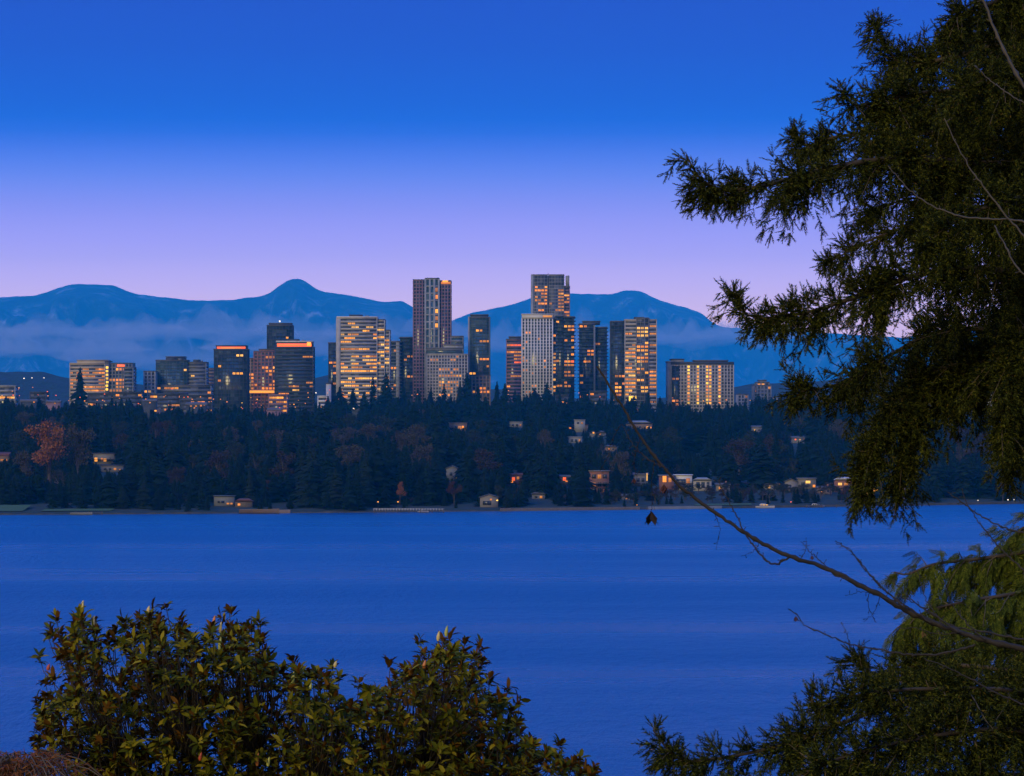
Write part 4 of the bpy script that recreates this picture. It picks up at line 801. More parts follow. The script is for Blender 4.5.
for x, y in cells:
    t = y - shoreY(x)
    if t < 7: continue
    px = CX + x / y * F; g = float(ground(x, y))
    if noise.noise(Vector((x / 55, y / 90, 2))) < -.33: continue
    lawnish = (px < 45 and t < 60) or (45 < px < 130 and t < 30)
    if lawnish: continue
    if t < 22 and random.random() < .5: continue
    h = random.uniform(14, 38) * (1 if t > 40 else .75) * (.8 + .4 * noise.noise(Vector((x / 120, y / 120, 5))))
    lim = treeline(px) + 16 * noise.noise(Vector((x / 45, y / 60, 8))) + random.uniform(-4 if px > 330 else 2, 12); h = min(h, Z(lim, y) - g)
    if h < 7: continue
    hs = 0
    while hs < 4 and blocked(px, .16 * h / y * F, HY - (g + h - CZ) / y * F, y, HY - (g - CZ) / y * F): h *= .66; hs += 1
    if hs == 4 or h < 4: continue
    cand.append((y, x, h, g, px))
cand.sort()
LBL = 'dark fir in the dense woods on the slope above the lake'; GRP = 'firs in the woods across the lake'
inframe = [c for c in cand if -10 < c[4] < 1034]
pick = set(range(0, len(inframe))) if len(inframe) < 240 else set(random.Random(3).sample(range(len(inframe)), 60)) | set(range(0, 190))
n_single = 0; rest = 0
ids = {id(c): i for i, c in enumerate(inframe)}
for c in cand:
    y, x, h, g, px = c
    wd = random.uniform(1.0, 1.7)
    if id(c) in ids and ids[id(c)] in pick and n_single < 252:
        conifer(x, y, h, wd, LBL, GRP); n_single += 1
    else:
        v, f = CON[random.randrange(7)][2:]; a = random.uniform(0, 6.28); ca, sa = math.cos(a), math.sin(a)
        q = v * (h * wd, h * wd, h); q = np.stack([q[:, 0] * ca - q[:, 1] * sa + x, q[:, 0] * sa + q[:, 1] * ca + y, q[:, 2] + g], 1)
        wood.add(q, f); rest += 1
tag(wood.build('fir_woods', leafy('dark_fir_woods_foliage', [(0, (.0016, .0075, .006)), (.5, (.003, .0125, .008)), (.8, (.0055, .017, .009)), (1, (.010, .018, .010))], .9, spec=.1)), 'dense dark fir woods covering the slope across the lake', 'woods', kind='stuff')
print('firs', n_single, 'rest', rest)

# ------------------------------------------------------------------ near garden: conifers, magnolia, bare tree, weeping maple
M['needle'] = leafy('fir_needles', [(0, (.003, .006, .002)), (.38, (.008, .014, .003)), (.64, (.030, .040, .005)), (.86, (.070, .080, .009)), (.97, (.110, .112, .014)), (1, (.12, .07, .016))], .8, spec=.05)  # shaded core and lit tips put into the needle colours, mixed at random
M['cedar'] = leafy('cedar_sprays', [(0, (.010, .017, .002)), (.5, (.035, .050, .004)), (.85, (.078, .098, .008)), (1, (.12, .11, .014))], .8, spec=.06)
M['rustneedle'] = leafy('browned_cedar_sprays', [(0, (.06, .022, .012)), (1, (.12, .05, .022))], .7, spec=.15)
M['firbark'] = weathered('fir_bark', (.035, .026, .016), .45, 6.0, .95, .02)
M['twigbark'] = weathered('young_twig_bark', (.075, .055, .025), .35, 9.0, .8)
M['darktwig'] = weathered('bare_twig_bark', (.013, .010, .007), .7, 30.0, .85, .004)
M['shoot'] = weathered('pale_shoot_bark', (.045, .036, .02), .3, 9.0, .7)

def sprig(n=26, ln=.26, wd=.034, seed=0, flat=.5):
    """fir twig one unit long: stem and pointed needles"""
    r = np.random.default_rng(seed); V = []; T = []
    for k in range(n):
        t = .04 + .96 * k / n; sgn = 1 if k % 2 else -1
        a = r.uniform(-1, 1) * flat * 1.6; l = ln * (1 - .45 * t) * r.uniform(.75, 1.15)
        side = np.array((0, sgn * np.cos(a), np.sin(a))); d = norm(np.array((.75, 0, .08)) + side * .8)
        p = np.array((t, 0, 0)); w_ = norm(np.cross(d, r.normal(0, 1, 3))) * wd / 2
        b = len(V); V += [p - w_, p + w_, p + d * l]; T.append((b, b + 1, b + 2))
    b = len(V); V += [(0, -.018, 0), (0, .018, 0), (1, 0, .01)]; T.append((b, b + 1, b + 2))
    b = len(V); V += [(0, 0, -.018), (0, 0, .018), (1, 0, .0)]; T.append((b, b + 1, b + 2))
    return np.array(V, float), np.array(T)
def spray(n=15, seed=0):
    """flat cedar spray one unit long: scale-leaved branchlets both sides of a stem"""
    r = np.random.default_rng(seed); V = []; T = []
    for k in range(n):
        t = .05 + .93 * k / n; sgn = 1 if k % 2 else -1; l = .24 * (1 - t) ** .7 * r.uniform(.8, 1.15) + .05
        d = norm(np.array((.8, sgn * .75, r.uniform(-.12, .12)))); q = np.array((-d[1], d[0], 0)) * .013
        p = np.array((t, 0, 0)); b = len(V); V += [p - q, p + d * l * .5 - q * 1.5, p + d * l, p + d * l * .5 + q * 1.5, p + q]; T += [(b, b + 1, b + 3), (b, b + 3, b + 4), (b + 1, b + 2, b + 3)]
        for m_ in (.4, .7):
            e = norm(np.array((.95, sgn * .15, 0))); l2 = l * .45; p2 = p + d * l * m_; q2 = np.array((-e[1], e[0], 0)) * .02
            b = len(V); V += [p2 - q2, p2 + q2, p2 + e * l2]; T.append((b, b + 1, b + 2))
    b = len(V); V += [(0, -.012, 0), (0, .012, 0), (1, 0, 0)]; T.append((b, b + 1, b + 2))
    return np.array(V, float), np.array(T)
def stamp(mb, tv, tf, pos, d, up, size, mi=0):
    """copies of a template: +x along d, +z near up"""
    d = norm(d); y = norm(np.cross(up, d)); z = np.cross(d, y)
    Rm = np.stack([d, y, z], -1) * size[:, None, None]
    v = np.einsum('nij,mj->nmi', Rm, tv) + pos[:, None]
    n, m_ = v.shape[:2]
    f = (tf[None] + (np.arange(n) * m_)[:, None, None]).reshape(-1, tf.shape[1])
    mb.add(v.reshape(-1, 3), f, mi)
SPR = [sprig(26, .30, .062, 1), sprig(22, .34, .068, 2), sprig(30, .27, .058, 3)]
SPY = [spray(15, 1), spray(17, 2)]

def conifer_limb(root, pts, hang, r0, seed, density=1.0, kind='fir', up=.40, tip_up=True, rusty=0.0, spread=.55, leaf='needle', frm=0.0):
    """pts: (px, py, Y) from trunk to tip, hang: how far the twigs droop (m) at butt and tip"""
    r = np.random.default_rng(seed)
    w3 = np.array([P(*q) for q in pts]); c = spline(w3, 70); base = np.array(root.location)
    lm = MB(); tt = np.linspace(0, 1, 70); lm.tube(c - base, .5 * r0 * (1 - tt) ** .8 + .005, 8)
    L = np.linalg.norm(np.diff(c, axis=0), axis=1).sum()
    limb = lm.build('limb', M['firbark'], root, smooth=True)
    nb = int(L / .0088 * density); s = frm + (1 - frm) * r.uniform(0, 1, nb) ** .9; s.sort()
    i = np.clip((s * 69).astype(int), 0, 68); f = s * 69 - i
    p0 = c[i] * (1 - f)[:, None] + c[i + 1] * f[:, None]; tang = norm(c[i + 1] - c[i])
    hg = (.75 + .25 * (s < .8)) * np.interp(s, np.linspace(0, 1, len(hang)), hang) * r.uniform(.3, 1.15, nb) * (1 + .35 * np.sin(s * L * 17 + seed))
    upw = r.random(nb) < up
    side = r.normal(0, 1, (nb, 3)) * (.5, 1, .35)
    d = norm(tang * r.uniform(.15, .8, nb)[:, None] + side * spread + np.where(upw[:, None], (0, 0, .6), (0, 0, -.34)) )
    if kind == 'fir':                                  # boughs carry their twigs in clumps, with gaps between
        kp = r.random(nb) > .72 * (np.sin(s * L * 8.5 + seed * 2.1) > .30)
        p0, tang, hg, upw, side, d, s = p0[kp], tang[kp], hg[kp], upw[kp], side[kp], d[kp], s[kp]; nb = int(kp.sum())
    Lb = np.where(upw, np.minimum(hg, .30) * r.uniform(.3, .85, nb), hg)
    K = 7; pts_ = [p0]; dirs = [d]
    sag = np.where(upw, .05, -.12)
    for k in range(K):
        pts_.append(pts_[-1] + d * (Lb / K)[:, None]); d = norm(d + np.stack([0 * sag, 0 * sag, sag], 1) + r.normal(0, .10, (nb, 3))); dirs.append(d)
    Pn = np.stack(pts_, 1); Dn = np.stack(dirs, 1)
    fm = MB()
    # stems of the twigs: narrow three-sided rods
    for q in range(0, nb, 4): fm.tube(Pn[q] - base, np.linspace(.006, .002, K + 1), 3, 1)
    n_tot = 0
    if kind == 'fir':
        for rep in range(3):
            m_ = r.random((nb, K + 1)) < np.clip((Lb / .035 / (K + 1) / 3 * 1.75)[:, None], .12, 1)
            a, b = np.nonzero(m_); n = len(a)
            fr = r.uniform(0, 1, n)[:, None]; b2 = np.minimum(b + 1, K)
            p = Pn[a, b] * (1 - fr) + Pn[a, b2] * fr; dd = Dn[a, b]
            lat = norm(np.cross(dd, r.normal(0, 1, (n, 3)))); dirn = norm(dd * r.uniform(.45, 1.0, n)[:, None] + lat * r.uniform(.3, .95, n)[:, None] + (0, 0, -.10))
            sz = r.uniform(.065, .15, n) * (1.12 - .35 * (b / K))
            upv = norm(np.array((0, 0, 1.)) + r.normal(0, .5, (n, 3)))
            for t_ in range(3):
                k = np.arange(n) % 3 == t_; stamp(fm, *SPR[t_], p[k] - base, dirn[k], upv[k], sz[k])
            n_tot += n
        # end tufts
        stamp(fm, *SPR[0], Pn[:, -1] - base, Dn[:, -1], norm(np.array((0, 0, 1.)) + r.normal(0, .4, (nb, 3))), r.uniform(.05, .10, nb))
        if tip_up:
            n = 46; q = r.uniform(.86, 1.0, n); ii = np.clip((q * 69).astype(int), 0, 68); dd = norm(norm(c[ii + 1] - c[ii]) + r.normal(0, .42, (n, 3)))
            stamp(fm, *SPR[2], c[ii] - base, dd, norm(r.normal(0, 1, (n, 3))), r.uniform(.05, .11, n))
    else:
        for rep in range(2):
            m_ = r.random((nb, K + 1)) < np.clip((Lb / .05 / (K + 1) / 2 * 2.6)[:, None], .2, 1)
            a, b = np.nonzero(m_); n = len(a); dd = Dn[a, b]
            lat = norm(np.cross(dd, r.normal(0, 1, (n, 3)))); dirn = norm(dd * .6 + lat * r.uniform(.15, .6, n)[:, None] + (0, 0, -.7))
            upv = norm(np.array((0, -1., .2)) + r.normal(0, .6, (n, 3))); sz = r.uniform(.08, .17, n)
            for t_ in range(2):
                k = np.arange(n) % 2 == t_; stamp(fm, *SPY[t_], Pn[a, b][k] - base, dirn[k], upv[k], sz[k], 0)
        if rusty:
            k = r.random(nb) < rusty; n = int(k.sum()); stamp(fm, *SPY[0], Pn[k, 3] - base, norm(Dn[k, 3] + (0, 0, -.4)), norm(r.normal(0, 1, (n, 3))), r.uniform(.09, .16, n), 2)
    fm.build('foliage', [M[leaf], M['twigbark'], M['rustneedle']], limb)
    return limb
def trunk(root, px, Y, ztop, r0, m, lean=0.0, part='trunk'):
    x = X(px, Y); g = float(ground(x, Y)); b = np.array(root.location); z = np.linspace(g - .4, ztop, 24)
    c = np.stack([x + lean * (z - g) + .05 * np.sin(z * .7), np.full(24, Y) + .05 * np.cos(z * .5), z], 1) - b
    tm = MB(); tm.tube(c, r0 * np.interp(z, (g, g + 1, ztop), (1.35, 1, .12)), 16); return tm.build(part, M[m], root, smooth=True)

Y0 = 28.0; tx = X(1092, Y0)
fir = thing('fir_tree', (tx, Y0, float(ground(tx, Y0))), 'tall olive-green fir with long drooping boughs reaching over the lake view', 'tree')
trunk(fir, 1092, Y0, 56, .30, 'firbark')
LIMBS = [
    ([(1092, -40, 28), (1040, -22, 27.6), (1000, 0, 27.2), (975, 8, 27), (955, 18, 26.8)], [.55, .5, .3], .05, 1.3),
    ([(1092, 60, 28), (1010, 44, 28.4), (950, 58, 28.6), (905, 64, 28.8), (888, 50, 28.9), (874, 22, 29)], [.8, .62, .42, .2], .055, 1.15),
    ([(1092, 100, 28), (1000, 92, 27.4), (930, 92, 27.0), (870, 104, 26.8), (853, 104, 26.7), (841, 90, 26.6)], [.75, .6, .42, .2], .05, 1.2),
    ([(1092, 150, 28), (990, 138, 28.6), (900, 132, 29.0), (840, 136, 29.2), (808, 146, 29.3), (789, 133, 29.3)], [.7, .62, .5, .2], .055, 1.15),
    ([(1092, 172, 28), (980, 164, 27.2), (900, 158, 26.6), (830, 168, 26.3), (770, 184, 26.1), (728, 190, 26), (702, 180, 25.9), (686, 155, 25.9)], [.75, .7, .55, .42, .18], .065, 1.15),
    ([(1092, 260, 28), (1000, 228, 29), (930, 222, 29.4), (870, 240, 29.6), (840, 256, 29.7), (824, 262, 29.7)], [.6, .5, .36, .2], .05, .9),
    ([(1092, 310, 28), (1010, 272, 27), (930, 272, 26.6), (860, 296, 26.4), (800, 314, 26.3), (760, 318, 26.2), (742, 310, 26.2), (731, 291, 26.2)], [.65, .6, .5, .42, .18], .06, 1.15),
    ([(1092, 400, 28), (1010, 336, 28.6), (940, 332, 28.8), (885, 358, 28.9), (838, 384, 29), (795, 392, 29)], [.5, .52, .62, .45, .22], .05, 1.1),
    ([(1092, 440, 28), (1020, 372, 27.5), (950, 366, 27.2), (905, 396, 27.1), (880, 438, 27), (862, 486, 27)], [.5, .5, .5, .5, .4], .045, 1.15),
    ([(1092, 200, 28), (1050, 190, 26.5), (1010, 200, 25.8), (960, 218, 25.5), (920, 250, 25.3)], [.6, .6, .5, .3], .05, .9),
    ([(1092, 350, 28), (1050, 315, 29), (1010, 330, 29.4), (965, 350, 29.5), (950, 392, 29.5)], [.5, .5, .55, .4], .045, .9),
    ([(1092, 340, 28), (1055, 310, 26.8), (1022, 330, 26.5), (1008, 378, 26.4), (1002, 430, 26.4)], [.4, .4, .45, .5], .04, 1.15),
    ([(1000, 372, 27.4), (930, 400, 27.2), (905, 455, 27.1), (897, 500, 27.1)], [.3, .45, .4, .35], .02, 1.0),
]
LIMBS += [
    ([(1092, 385, 28), (1048, 392, 27.2), (1018, 425, 27), (1008, 468, 27)], [.5, .5, .42, .3], .035, 1.3), ([(1092, 300, 28), (1050, 290, 29.2), (1020, 300, 29.5), (990, 345, 29.6), (982, 400, 29.6)], [.5, .5, .45, .35], .035, 1.0),
    ([(1092, 20, 28), (1050, 6, 28.8), (1010, 22, 29.1), (975, 36, 29.2), (945, 44, 29.3)], [.6, .6, .45], .04, 1.3),
    ([(1092, 130, 28), (1045, 112, 29.2), (1000, 116, 29.6), (950, 118, 29.8), (915, 124, 29.8)], [.7, .7, .6, .4], .04, 1.2),
    ([(1092, 210, 28), (1030, 200, 29), (970, 196, 29.6), (915, 198, 29.8), (868, 210, 29.8)], [.5, .6, .5, .3], .04, 1.0),
    ([(1092, 70, 28), (1045, 66, 26.8), (1005, 74, 26.4), (960, 88, 26.2)], [.6, .6, .5], .035, 1.2)]
for k, (pts, hg, r0, de) in enumerate(LIMBS): conifer_limb(fir, pts, [h_ * 1.08 for h_ in hg], r0, 40 + k, de * (1.45 if k in (6, 7, 8, 10, 11, 12) else 1.15))

Y1 = 23.0; tx = X(1130, Y1)
lowfir = thing('fir_tree', (tx, Y1, float(ground(tx, Y1))), 'shorter bushy fir filling the lower corner beneath the drooping cedar', 'tree')
trunk(lowfir, 1130, Y1, 43.6, .16, 'firbark')
for k, (pts, hg, r0, de) in enumerate([
    ([(1130, 705, 23), (1000, 694, 22.8), (905, 702, 22.7), (845, 722, 22.6), (770, 748, 22.6), (705, 760, 22.5), (676, 757, 22.5), (653, 730, 22.5)], [.5, .55, .5, .36, .16], .04, 1.35),
    ([(1130, 690, 23), (990, 668, 23.4), (920, 666, 23.6), (880, 674, 23.7), (866, 674, 23.7), (858, 660, 23.7)], [.5, .5, .4, .22], .035, 1.4),
    ([(1130, 745, 23), (1000, 730, 22.2), (900, 742, 21.8), (830, 762, 21.6), (770, 790, 21.5)], [.5, .5, .4, .25], .04, 1.3),
    ([(1130, 700, 23), (1010, 690, 22.3), (900, 690, 22), (835, 700, 21.9), (818, 706, 21.9), (808, 697, 21.9)], [.5, .5, .36, .18], .035, 1.3),
    ([(1130, 780, 23), (1020, 775, 23.6), (930, 775, 23.8), (860, 800, 23.9), (800, 812, 23.9)], [.45, .45, .4, .3], .035, 1.2)]):
    conifer_limb(lowfir, pts, hg, r0, 80 + k, de * .8)

Y2 = 25.0; tx = X(1120, Y2)
cedar = thing('cedar_tree', (tx, Y2, float(ground(tx, Y2))), 'bright green cedar with flat hanging sprays above the shorter fir', 'tree')
trunk(cedar, 1120, Y2, 44.9, .18, 'firbark')
for k, (pts, hg, r0, de, ru) in enumerate([
    ([(1120, 520, 25), (1040, 548, 24.8), (985, 558, 24.7), (935, 564, 24.6), (908, 574, 24.6), (894, 572, 24.6)], [.55, .5, .42, .2], .035, 0.62, 0),
    ([(1120, 560, 25), (1030, 590, 24.4), (975, 600, 24.2), (930, 610, 24.1), (905, 625, 24.1)], [.6, .6, .5, .3], .035, 0.62, .02),
    ([(1120, 600, 25), (1035, 625, 25.4), (975, 640, 25.5), (925, 655, 25.6), (890, 668, 25.6)], [.5, .5, .4, .3], .03, 0.62, .25),
    ([(1120, 500, 25), (1060, 515, 25.4), (1020, 530, 25.6), (1000, 556, 25.7)], [.45, .45, .3], .03, 0.62, 0)]):
    conifer_limb(cedar, pts, hg, r0, 120 + k, de, kind='cedar', up=.16, rusty=ru, leaf='cedar')

def far_side(root, picks, turns):
    """boughs on the side of the trunk turned away from the view"""
    limbs = [c for c in root.children if c.name.startswith('limb')]
    for k, a in zip(picks, turns):
        c = limbs[k].copy(); COL.objects.link(c); c.parent = root; c.rotation_euler = (0, 0, math.radians(a))
        for g in limbs[k].children:
            d = g.copy(); COL.objects.link(d); d.parent = c
far_side(fir, (0, 1, 3, 4, 5, 6, 7, 9, 10), (175, 150, 190, 165, 200, 155, 185, 140, 170))
far_side(lowfir, (0, 1, 3), (170, 150, 190)); far_side(cedar, (0, 1, 2), (175, 155, 195))

# bare tree: one long twiggy branch across the view, thin pale shoots in the upper corner
Y3 = 16.0; tx = X(1190, Y3)
bare = thing('bare_tree', (tx, Y3, float(ground(tx, Y3))), 'leafless tree whose long thin branch slants across the lake', 'tree')
trunk(bare, 1190, Y3, 47.6, .09, 'firbark')
bb = np.array(bare.location)
def twig(pts, w0, w1, part, m, parent, dy=0.0, buds=True, seed=0):
    r = np.random.default_rng(seed + 900); c = spline(np.array([P(a, b, Y3 + dy + .25 * i / len(pts)) for i, (a, b) in enumerate(pts)]), max(12, len(pts) * 8))
    c += r.normal(0, .0018, c.shape) * (1, 1, 1.3)
    k = Y3 / F; tm = MB(); rad = np.linspace(w0, w1, len(c)) * k / 2 * .76 * (1 + .10 * r.normal(0, 1, len(c)).clip(-1.5, 2)) * (1 + .35 * (np.arange(len(c)) % 9 == 4))
    tm.tube(c - bb, rad, 7)
    if buds:                                                             # short spurs with swollen buds
        for q in range(4, len(c) - 1, 5):
            d = norm(norm(c[q] - c[q - 1]) * .7 + norm(r.normal(0, 1, 3) * (1, .5, 1))); l = r.uniform(.012, .03)
            tm.tube(np.array([c[q], c[q] + d * l * .55, c[q] + d * l * .8, c[q] + d * l]) - bb, [rad[q] * .5 + .0008, .0014, .0026, .0004], 5)
    return tm.build(part, M[m], parent, smooth=True)
main = twig([(1190, 690), (1110, 666), (1024, 649), (975, 637), (920, 617), (870, 590), (820, 566), (790, 556), (762, 543), (738, 528), (715, 512), (695, 498), (676, 481), (655, 457), (640, 436), (626, 412), (612, 390), (597, 366)], 9.5, 2.6, 'branch', 'darktwig', bare)
for k, (pts, a, b_) in enumerate([
    ([(975, 645), (950, 652), (915, 655), (880, 650), (850, 644), (825, 634), (805, 625), (796, 614), (788, 608)], 3.2, 1.3), ([(790, 557), (775, 564), (762, 556), (748, 538), (736, 515), (726, 496), (718, 480)], 2.8, 1.0),
    ([(905, 608), (885, 590), (868, 572), (855, 556), (841, 544), (835, 541)], 2.4, 1.0), ([(930, 622), (900, 602), (880, 586), (862, 566), (850, 550), (836, 543)], 2.6, .9), ([(848, 580), (835, 574), (822, 562), (810, 552), (801, 541)], 2.0, .9),
    ([(958, 632), (935, 615), (915, 602), (898, 586), (885, 575)], 2.2, .9), ([(1024, 640), (985, 632), (950, 625), (920, 606), (896, 594)], 3.0, 1.2),
    ([(1110, 560), (1060, 545), (1024, 533), (1000, 526), (975, 512), (955, 497), (948, 492)], 3.6, 1.2), ([(1060, 600), (1030, 575), (1005, 553), (985, 530), (968, 505), (962, 490)], 3.0, 1.0), ([(1110, 745), (1060, 722), (1024, 705), (990, 690), (965, 676), (940, 664), (925, 660)], 3.4, 1.2),
    ([(668, 470), (650, 460), (636, 448), (628, 436), (622, 424)], 1.8, .8), ([(640, 437), (636, 452), (634, 466), (637, 478)], 1.0, .6), ([(620, 425), (612, 440), (608, 456), (600, 470)], .9, .5), ([(715, 513), (720, 530), (716, 550)], .9, .5), ([(870, 590), (868, 605), (876, 622)], 1.0, .6), ([(676, 642), (674, 634), (672, 628)], .1, .1) if 0 else ([(850, 644), (846, 632), (841, 622)], 1.2, .7),
    ([(900, 606), (880, 596), (862, 592), (846, 596)], 1.5, .6), ([(945, 626), (930, 606), (922, 588), (918, 572)], 1.8, .6), ([(985, 640), (965, 622), (950, 600), (944, 580)], 2.0, .6), ([(960, 632), (938, 634), (915, 628), (896, 628)], 1.6, .6), ([(800, 560), (806, 548), (806, 538)], 1.2, .5), ([(760, 542), (752, 552), (741, 556)], 1.0, .5), ([(880, 597), (874, 612), (864, 622)], 1.0, .5),
    ([(655, 458), (652, 480), (652, 500), (651, 512)], .9, .7)]): twig(pts, a, b_, 'twig', 'darktwig', main, dy=-.02 + .01 * (k % 5), seed=k)
for k, (pts, a, b_) in enumerate([([(1100, 190), (1060, 132), (1024, 86), (1008, 58), (995, 30), (984, 2), (972, -25)], 6.5, 3.2), ([(1100, 300), (1050, 262), (1024, 236), (1000, 208), (980, 182), (962, 155), (944, 118)], 4, 1.2), ([(1100, 245), (1060, 240), (1024, 222), (995, 219), (965, 217), (935, 207), (912, 192), (888, 166)], 3.6, 1.2),
    ([(1090, 330), (1050, 295), (1020, 270), (1005, 246), (994, 225)], 3.2, 2), ([(1040, 112), (1010, 95), (990, 80), (975, 66)], 2, .9)]): twig(pts, a, b_, 'shoot', 'shoot', bare, dy=.3 + .05 * k, seed=50 + k)
def dry_leaf(px, py, sz, label_m, dy=0.0, seed=0):
    r = np.random.default_rng(seed); mb = MB(); c = P(px, py, Y3 + dy) - bb
    for k in range(4):
        a = r.uniform(-.5, .5) + k * 1.6; d = norm(np.array((np.cos(a) * .5, np.sin(a) * .5, -1))); s_ = norm(np.cross(d, (0, 0, 1.))) * sz * .28
        q = norm(np.cross(d, s_)) * sz * .08
        mb.add([c, c + d * sz * .5 + s_, c + d * sz * .55 + q, c + d * sz * .5 - s_, c + d * sz], [(0, 1, 2), (0, 2, 3), (1, 4, 2), (2, 4, 3)])
    return mb.build('dry_seed_pod' if label_m == 'pod' else 'dry_leaf', M['brown_leaf' if label_m == 'pod' else 'red_leaf'], main)
dry_leaf(651.5, 511, .075, 'pod', seed=1); dry_leaf(664, 484, .05, 'leaf', seed=2); dry_leaf(634, 478, .03, 'leaf', seed=3); dry_leaf(796, 616, .03, 'leaf', seed=5); dry_leaf(812, 555, .028, 'leaf', seed=6)

# magnolia
Ym = 28.0; tx = X(310, Ym); gm = float(ground(tx, Ym))
mag = thing('magnolia_tree', (tx, Ym, gm), 'broad evergreen magnolia with glossy leaves and a few pale buds', 'tree'); mbse = np.array(mag.location)
M['magleaf'] = leafy('magnolia_leaves', [(0, (.018, .024, .002)), (.4, (.052, .058, .003)), (.75, (.105, .095, .005)), (1, (.20, .16, .012))], .6, back=[(0, (.06, .028, .006)), (.6, (.105, .050, .010)), (1, (.15, .078, .018))], spec=.03)
M['bud_y'] = weathered('cream_bud', (.52, .42, .16), .2, 30, .5); M['bud_o'] = weathered('orange_bud', (.48, .16, .035), .2, 30, .5); M['bud_g'] = weathered('green_bud', (.34, .36, .08), .2, 30, .5); M['bud_r'] = weathered('red_seed_cone', (.36, .06, .025), .2, 30, .5)
TOPL = [(34, 692), (38, 672), (42, 655), (58, 648), (54, 632), (46, 626), (60, 612), (78, 604), (92, 612), (108, 622), (120, 616), (135, 608), (150, 606), (168, 606), (184, 612), (194, 626), (204, 640), (206, 616), (216, 613), (230, 610), (248, 612), (262, 622), (264, 640), (272, 652), (290, 656), (318, 662), (334, 664), (343, 672), (344, 692), (360, 694), (366, 676), (384, 676), (396, 662), (402, 654), (424, 652), (432, 638), (447, 628), (456, 640), (466, 640), (484, 644), (490, 664), (486, 684), (506, 682), (526, 692), (518, 712), (532, 732), (556, 742), (578, 748), (594, 764), (604, 780)]
tl = np.array(TOPL, float); rm_ = np.random.default_rng(21)
def topy(px): return float(np.interp(px, tl[:, 0], tl[:, 1])) if px > 58 else float(np.interp(px, (30, 36, 44, 58), (790, 725, 690, 622)))
ros = []
for a, b_ in TOPL: ros.append((a + rm_.normal(0, 4), b_ + 7 + rm_.uniform(-9, 8), Ym + rm_.uniform(-.5, .5)))
tries = 0
while len(ros) < 2300 and tries < 160000:
    tries += 1; px, py, yy = rm_.uniform(34, 606), rm_.uniform(606, 850), Ym + rm_.uniform(-1.3, 1.3)
    e = py - topy(px) - 9
    if e < 0 or (px < 60 and py > 760): continue
    gap = noise.noise(Vector((px / 26, py / 22, 4.0)))
    if gap < -.40 and py < 745: continue
    if any((px - q[0]) ** 2 + (py - q[1]) ** 2 + ((yy - q[2]) * 40) ** 2 < 58 for q in ros): continue
    ros.append((px, py, yy))
RP = np.array([P(*q) for q in ros]); cen = np.array([(85, 700), (165, 690), (240, 690), (320, 730), (400, 730), (455, 700), (520, 750), (130, 780), (250, 790), (400, 800)])
own = np.argmin(((np.array([q[:2] for q in ros])[:, None] - cen[None]) ** 2).sum(-1), 1)
trunk(mag, 310, Ym, Z(1010, Ym), .17, 'firbark')
fork = np.array((tx, Ym, Z(1000, Ym)))
LV = np.array([(0, 0, 0), (.34, 0, -.02), (.7, 0, .0), (1, 0, -.07), (.34, .165, .045), (.7, .15, .055), (.34, -.165, .045), (.7, -.15, .055)]); LF3 = np.array([(0, 1, 4), (0, 6, 1), (5, 2, 3), (2, 7, 3)]); LF4 = np.array([(4, 1, 2, 5), (1, 6, 7, 2)])
BUDS = [(82, 603, 'y', .10), (93, 619, 'y', .12), (148, 608, 'y', .08), (160, 644, 'o', .11), (213.5, 619, 'o', .13), (220, 625, 'y', .12), (219.5, 641, 'g', .15), (292.5, 676, 'g', .15), (310, 685, 'g', .08), (335, 663, 'y', .07), (200, 755, 'r', .09), (257, 757, 'o', .14), (268, 760, 'g', .10), (438, 634, 'y', .11), (446, 629, 'g', .12), (424, 663, 'o', .10), (48, 666, 'r', .07)]
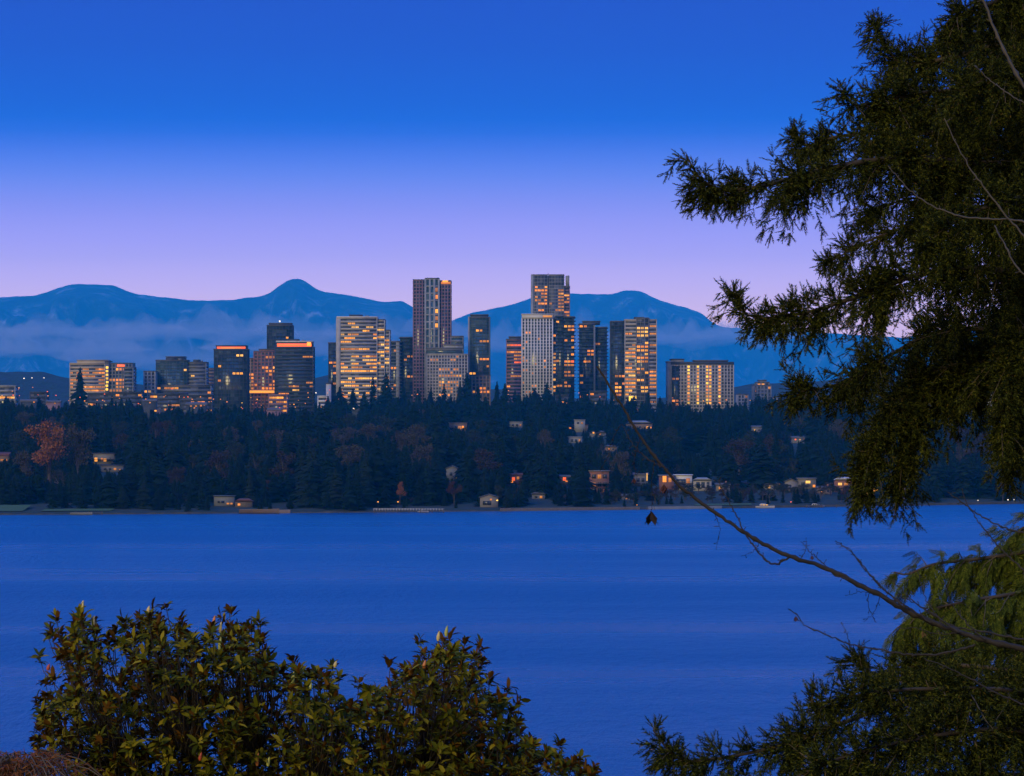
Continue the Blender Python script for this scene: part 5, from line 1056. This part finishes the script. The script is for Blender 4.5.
for k in range(len(cen)):
    idx = np.nonzero(own == k)[0]
    if not len(idx): continue
    hub = P(cen[k][0] * .8 + 310 * .2, cen[k][1] + 70, Ym + rm_.uniform(-.4, .4)); lm = MB(); mid = (fork + hub) / 2 + (0, 0, -.25)
    cl = spline(np.array([fork - (0, 0, .3), fork, mid, hub]), 18); lm.tube(cl - mbse, np.linspace(.09, .022, 18), 8)
    for q in idx:
        j = RP[q] - (0, 0, .09); m1 = hub + (j - hub) * .5 + rm_.normal(0, .06, 3) - (0, 0, .05)
        lm.tube(spline(np.array([hub, m1, j, RP[q]]), 8) - mbse, np.linspace(.006, .003, 8), 4)
    limb = lm.build('limb', M['firbark'], mag, smooth=True); fm = MB()
    for q in idx:
        n = rm_.integers(12, 20); ax = norm(norm(RP[q] - np.array((tx, Ym, Z(860, Ym)))) * .7 + (0, 0, .8) + rm_.normal(0, .28, 3))
        u = norm(np.cross(ax, (.3, .9, .2))); w3 = np.cross(ax, u); th = np.arange(n) * 2.4 + rm_.uniform(0, 6); el = rm_.uniform(-.25, 1.15, n)
        d = np.cos(el)[:, None] * (np.cos(th)[:, None] * u + np.sin(th)[:, None] * w3) + np.sin(el)[:, None] * ax + (0, 0, -.06)
        pos = RP[q] - ax * (rm_.uniform(0, .07, n)[:, None]) - mbse; sz = rm_.uniform(.05, .115, n); up = norm(ax + rm_.normal(0, .25, (n, 3)))
        stamp(fm, LV, LF3, pos, d, up, sz); b0 = fm.n - n * 8
        fm.f.setdefault((4, 0), []).append((LF4[None] + (b0 + np.arange(n) * 8)[:, None, None]).reshape(-1, 4))
    fm.build('foliage', M['magleaf'], limb)
    for (a, b_, c_, ln) in BUDS:
        if np.argmin(((np.array((a, b_)) - cen) ** 2).sum(-1)) != k: continue
        p = P(a, b_ + ln / Ym * F / 2, Ym - 1.0 if b_ > 650 else Ym - .35) - mbse; bm_ = MB(); tq = np.linspace(0, 1, 7)
        ln *= .72; bm_.tube(np.stack([p[0] + .012 * tq ** 2, p[1] + 0 * tq, p[2] + tq * ln], 1), .014 * np.sin(np.pi * (.12 + .86 * tq)) ** .8 * (1.2 - .5 * tq) + .001, 8)
        bm_.build('flower_bud' if c_ != 'r' else 'seed_cone', M['bud_' + c_], limb, smooth=True)

# weeping maple in the bottom corner
Yw = 25.0; tx = X(20, Yw); gw = float(ground(tx, Yw))
wm = thing('weeping_maple', (tx, Yw, gw), 'rust-coloured weeping maple mound with fine pale twigs in the bottom corner', 'tree'); wb = np.array(wm.location)
trunk(wm, 20, Yw, Z(830, Yw), .09, 'firbark')
M['lace'] = leafy('rust_lace_leaves', [(0, (.075, .022, .006)), (.5, (.13, .042, .010)), (1, (.18, .075, .020))], .6, spec=.2)
rw_ = np.random.default_rng(5); fm = MB(); tm = MB(); top = np.array((tx, Yw, Z(784, Yw)))
for k in range(150):
    a = rw_.uniform(0, 2 * np.pi); rr_ = rw_.uniform(.25, .75); e = top + (np.cos(a) * rr_, np.sin(a) * rr_ * .9, 0)
    c = spline(np.array([top - (0, 0, .25), top + (e - top) * .35 + (0, 0, .13 + rw_.uniform(-.04, .10)), top + (e - top) * .75 + (0, 0, .1), e + (0, 0, -.12), e + (np.cos(a) * .08, 0, -.4 - rw_.uniform(0, .3))]), 16)
    c += np.cumsum(rw_.normal(0, .006, c.shape), 0)
    if k < 60: tm.tube(c - wb, np.linspace(.007, .0025, 16), 4)
    n = 60; i = rw_.integers(3, 16, n); d = norm(rw_.normal(0, 1, (n, 3)) * (.7, .7, .5) + (0, 0, -.55)); s = rw_.uniform(.03, .08, n)
    p = c[i] - wb; w_ = norm(np.cross(d, rw_.normal(0, 1, (n, 3)))) * .0045
    fm.add(np.stack([p - w_, p + w_, p + d * s[:, None]], 1), np.arange(n * 3).reshape(n, 3))
tm.build('twig', M['twigbark'], wm); fm.build('foliage', M['lace'], wm)
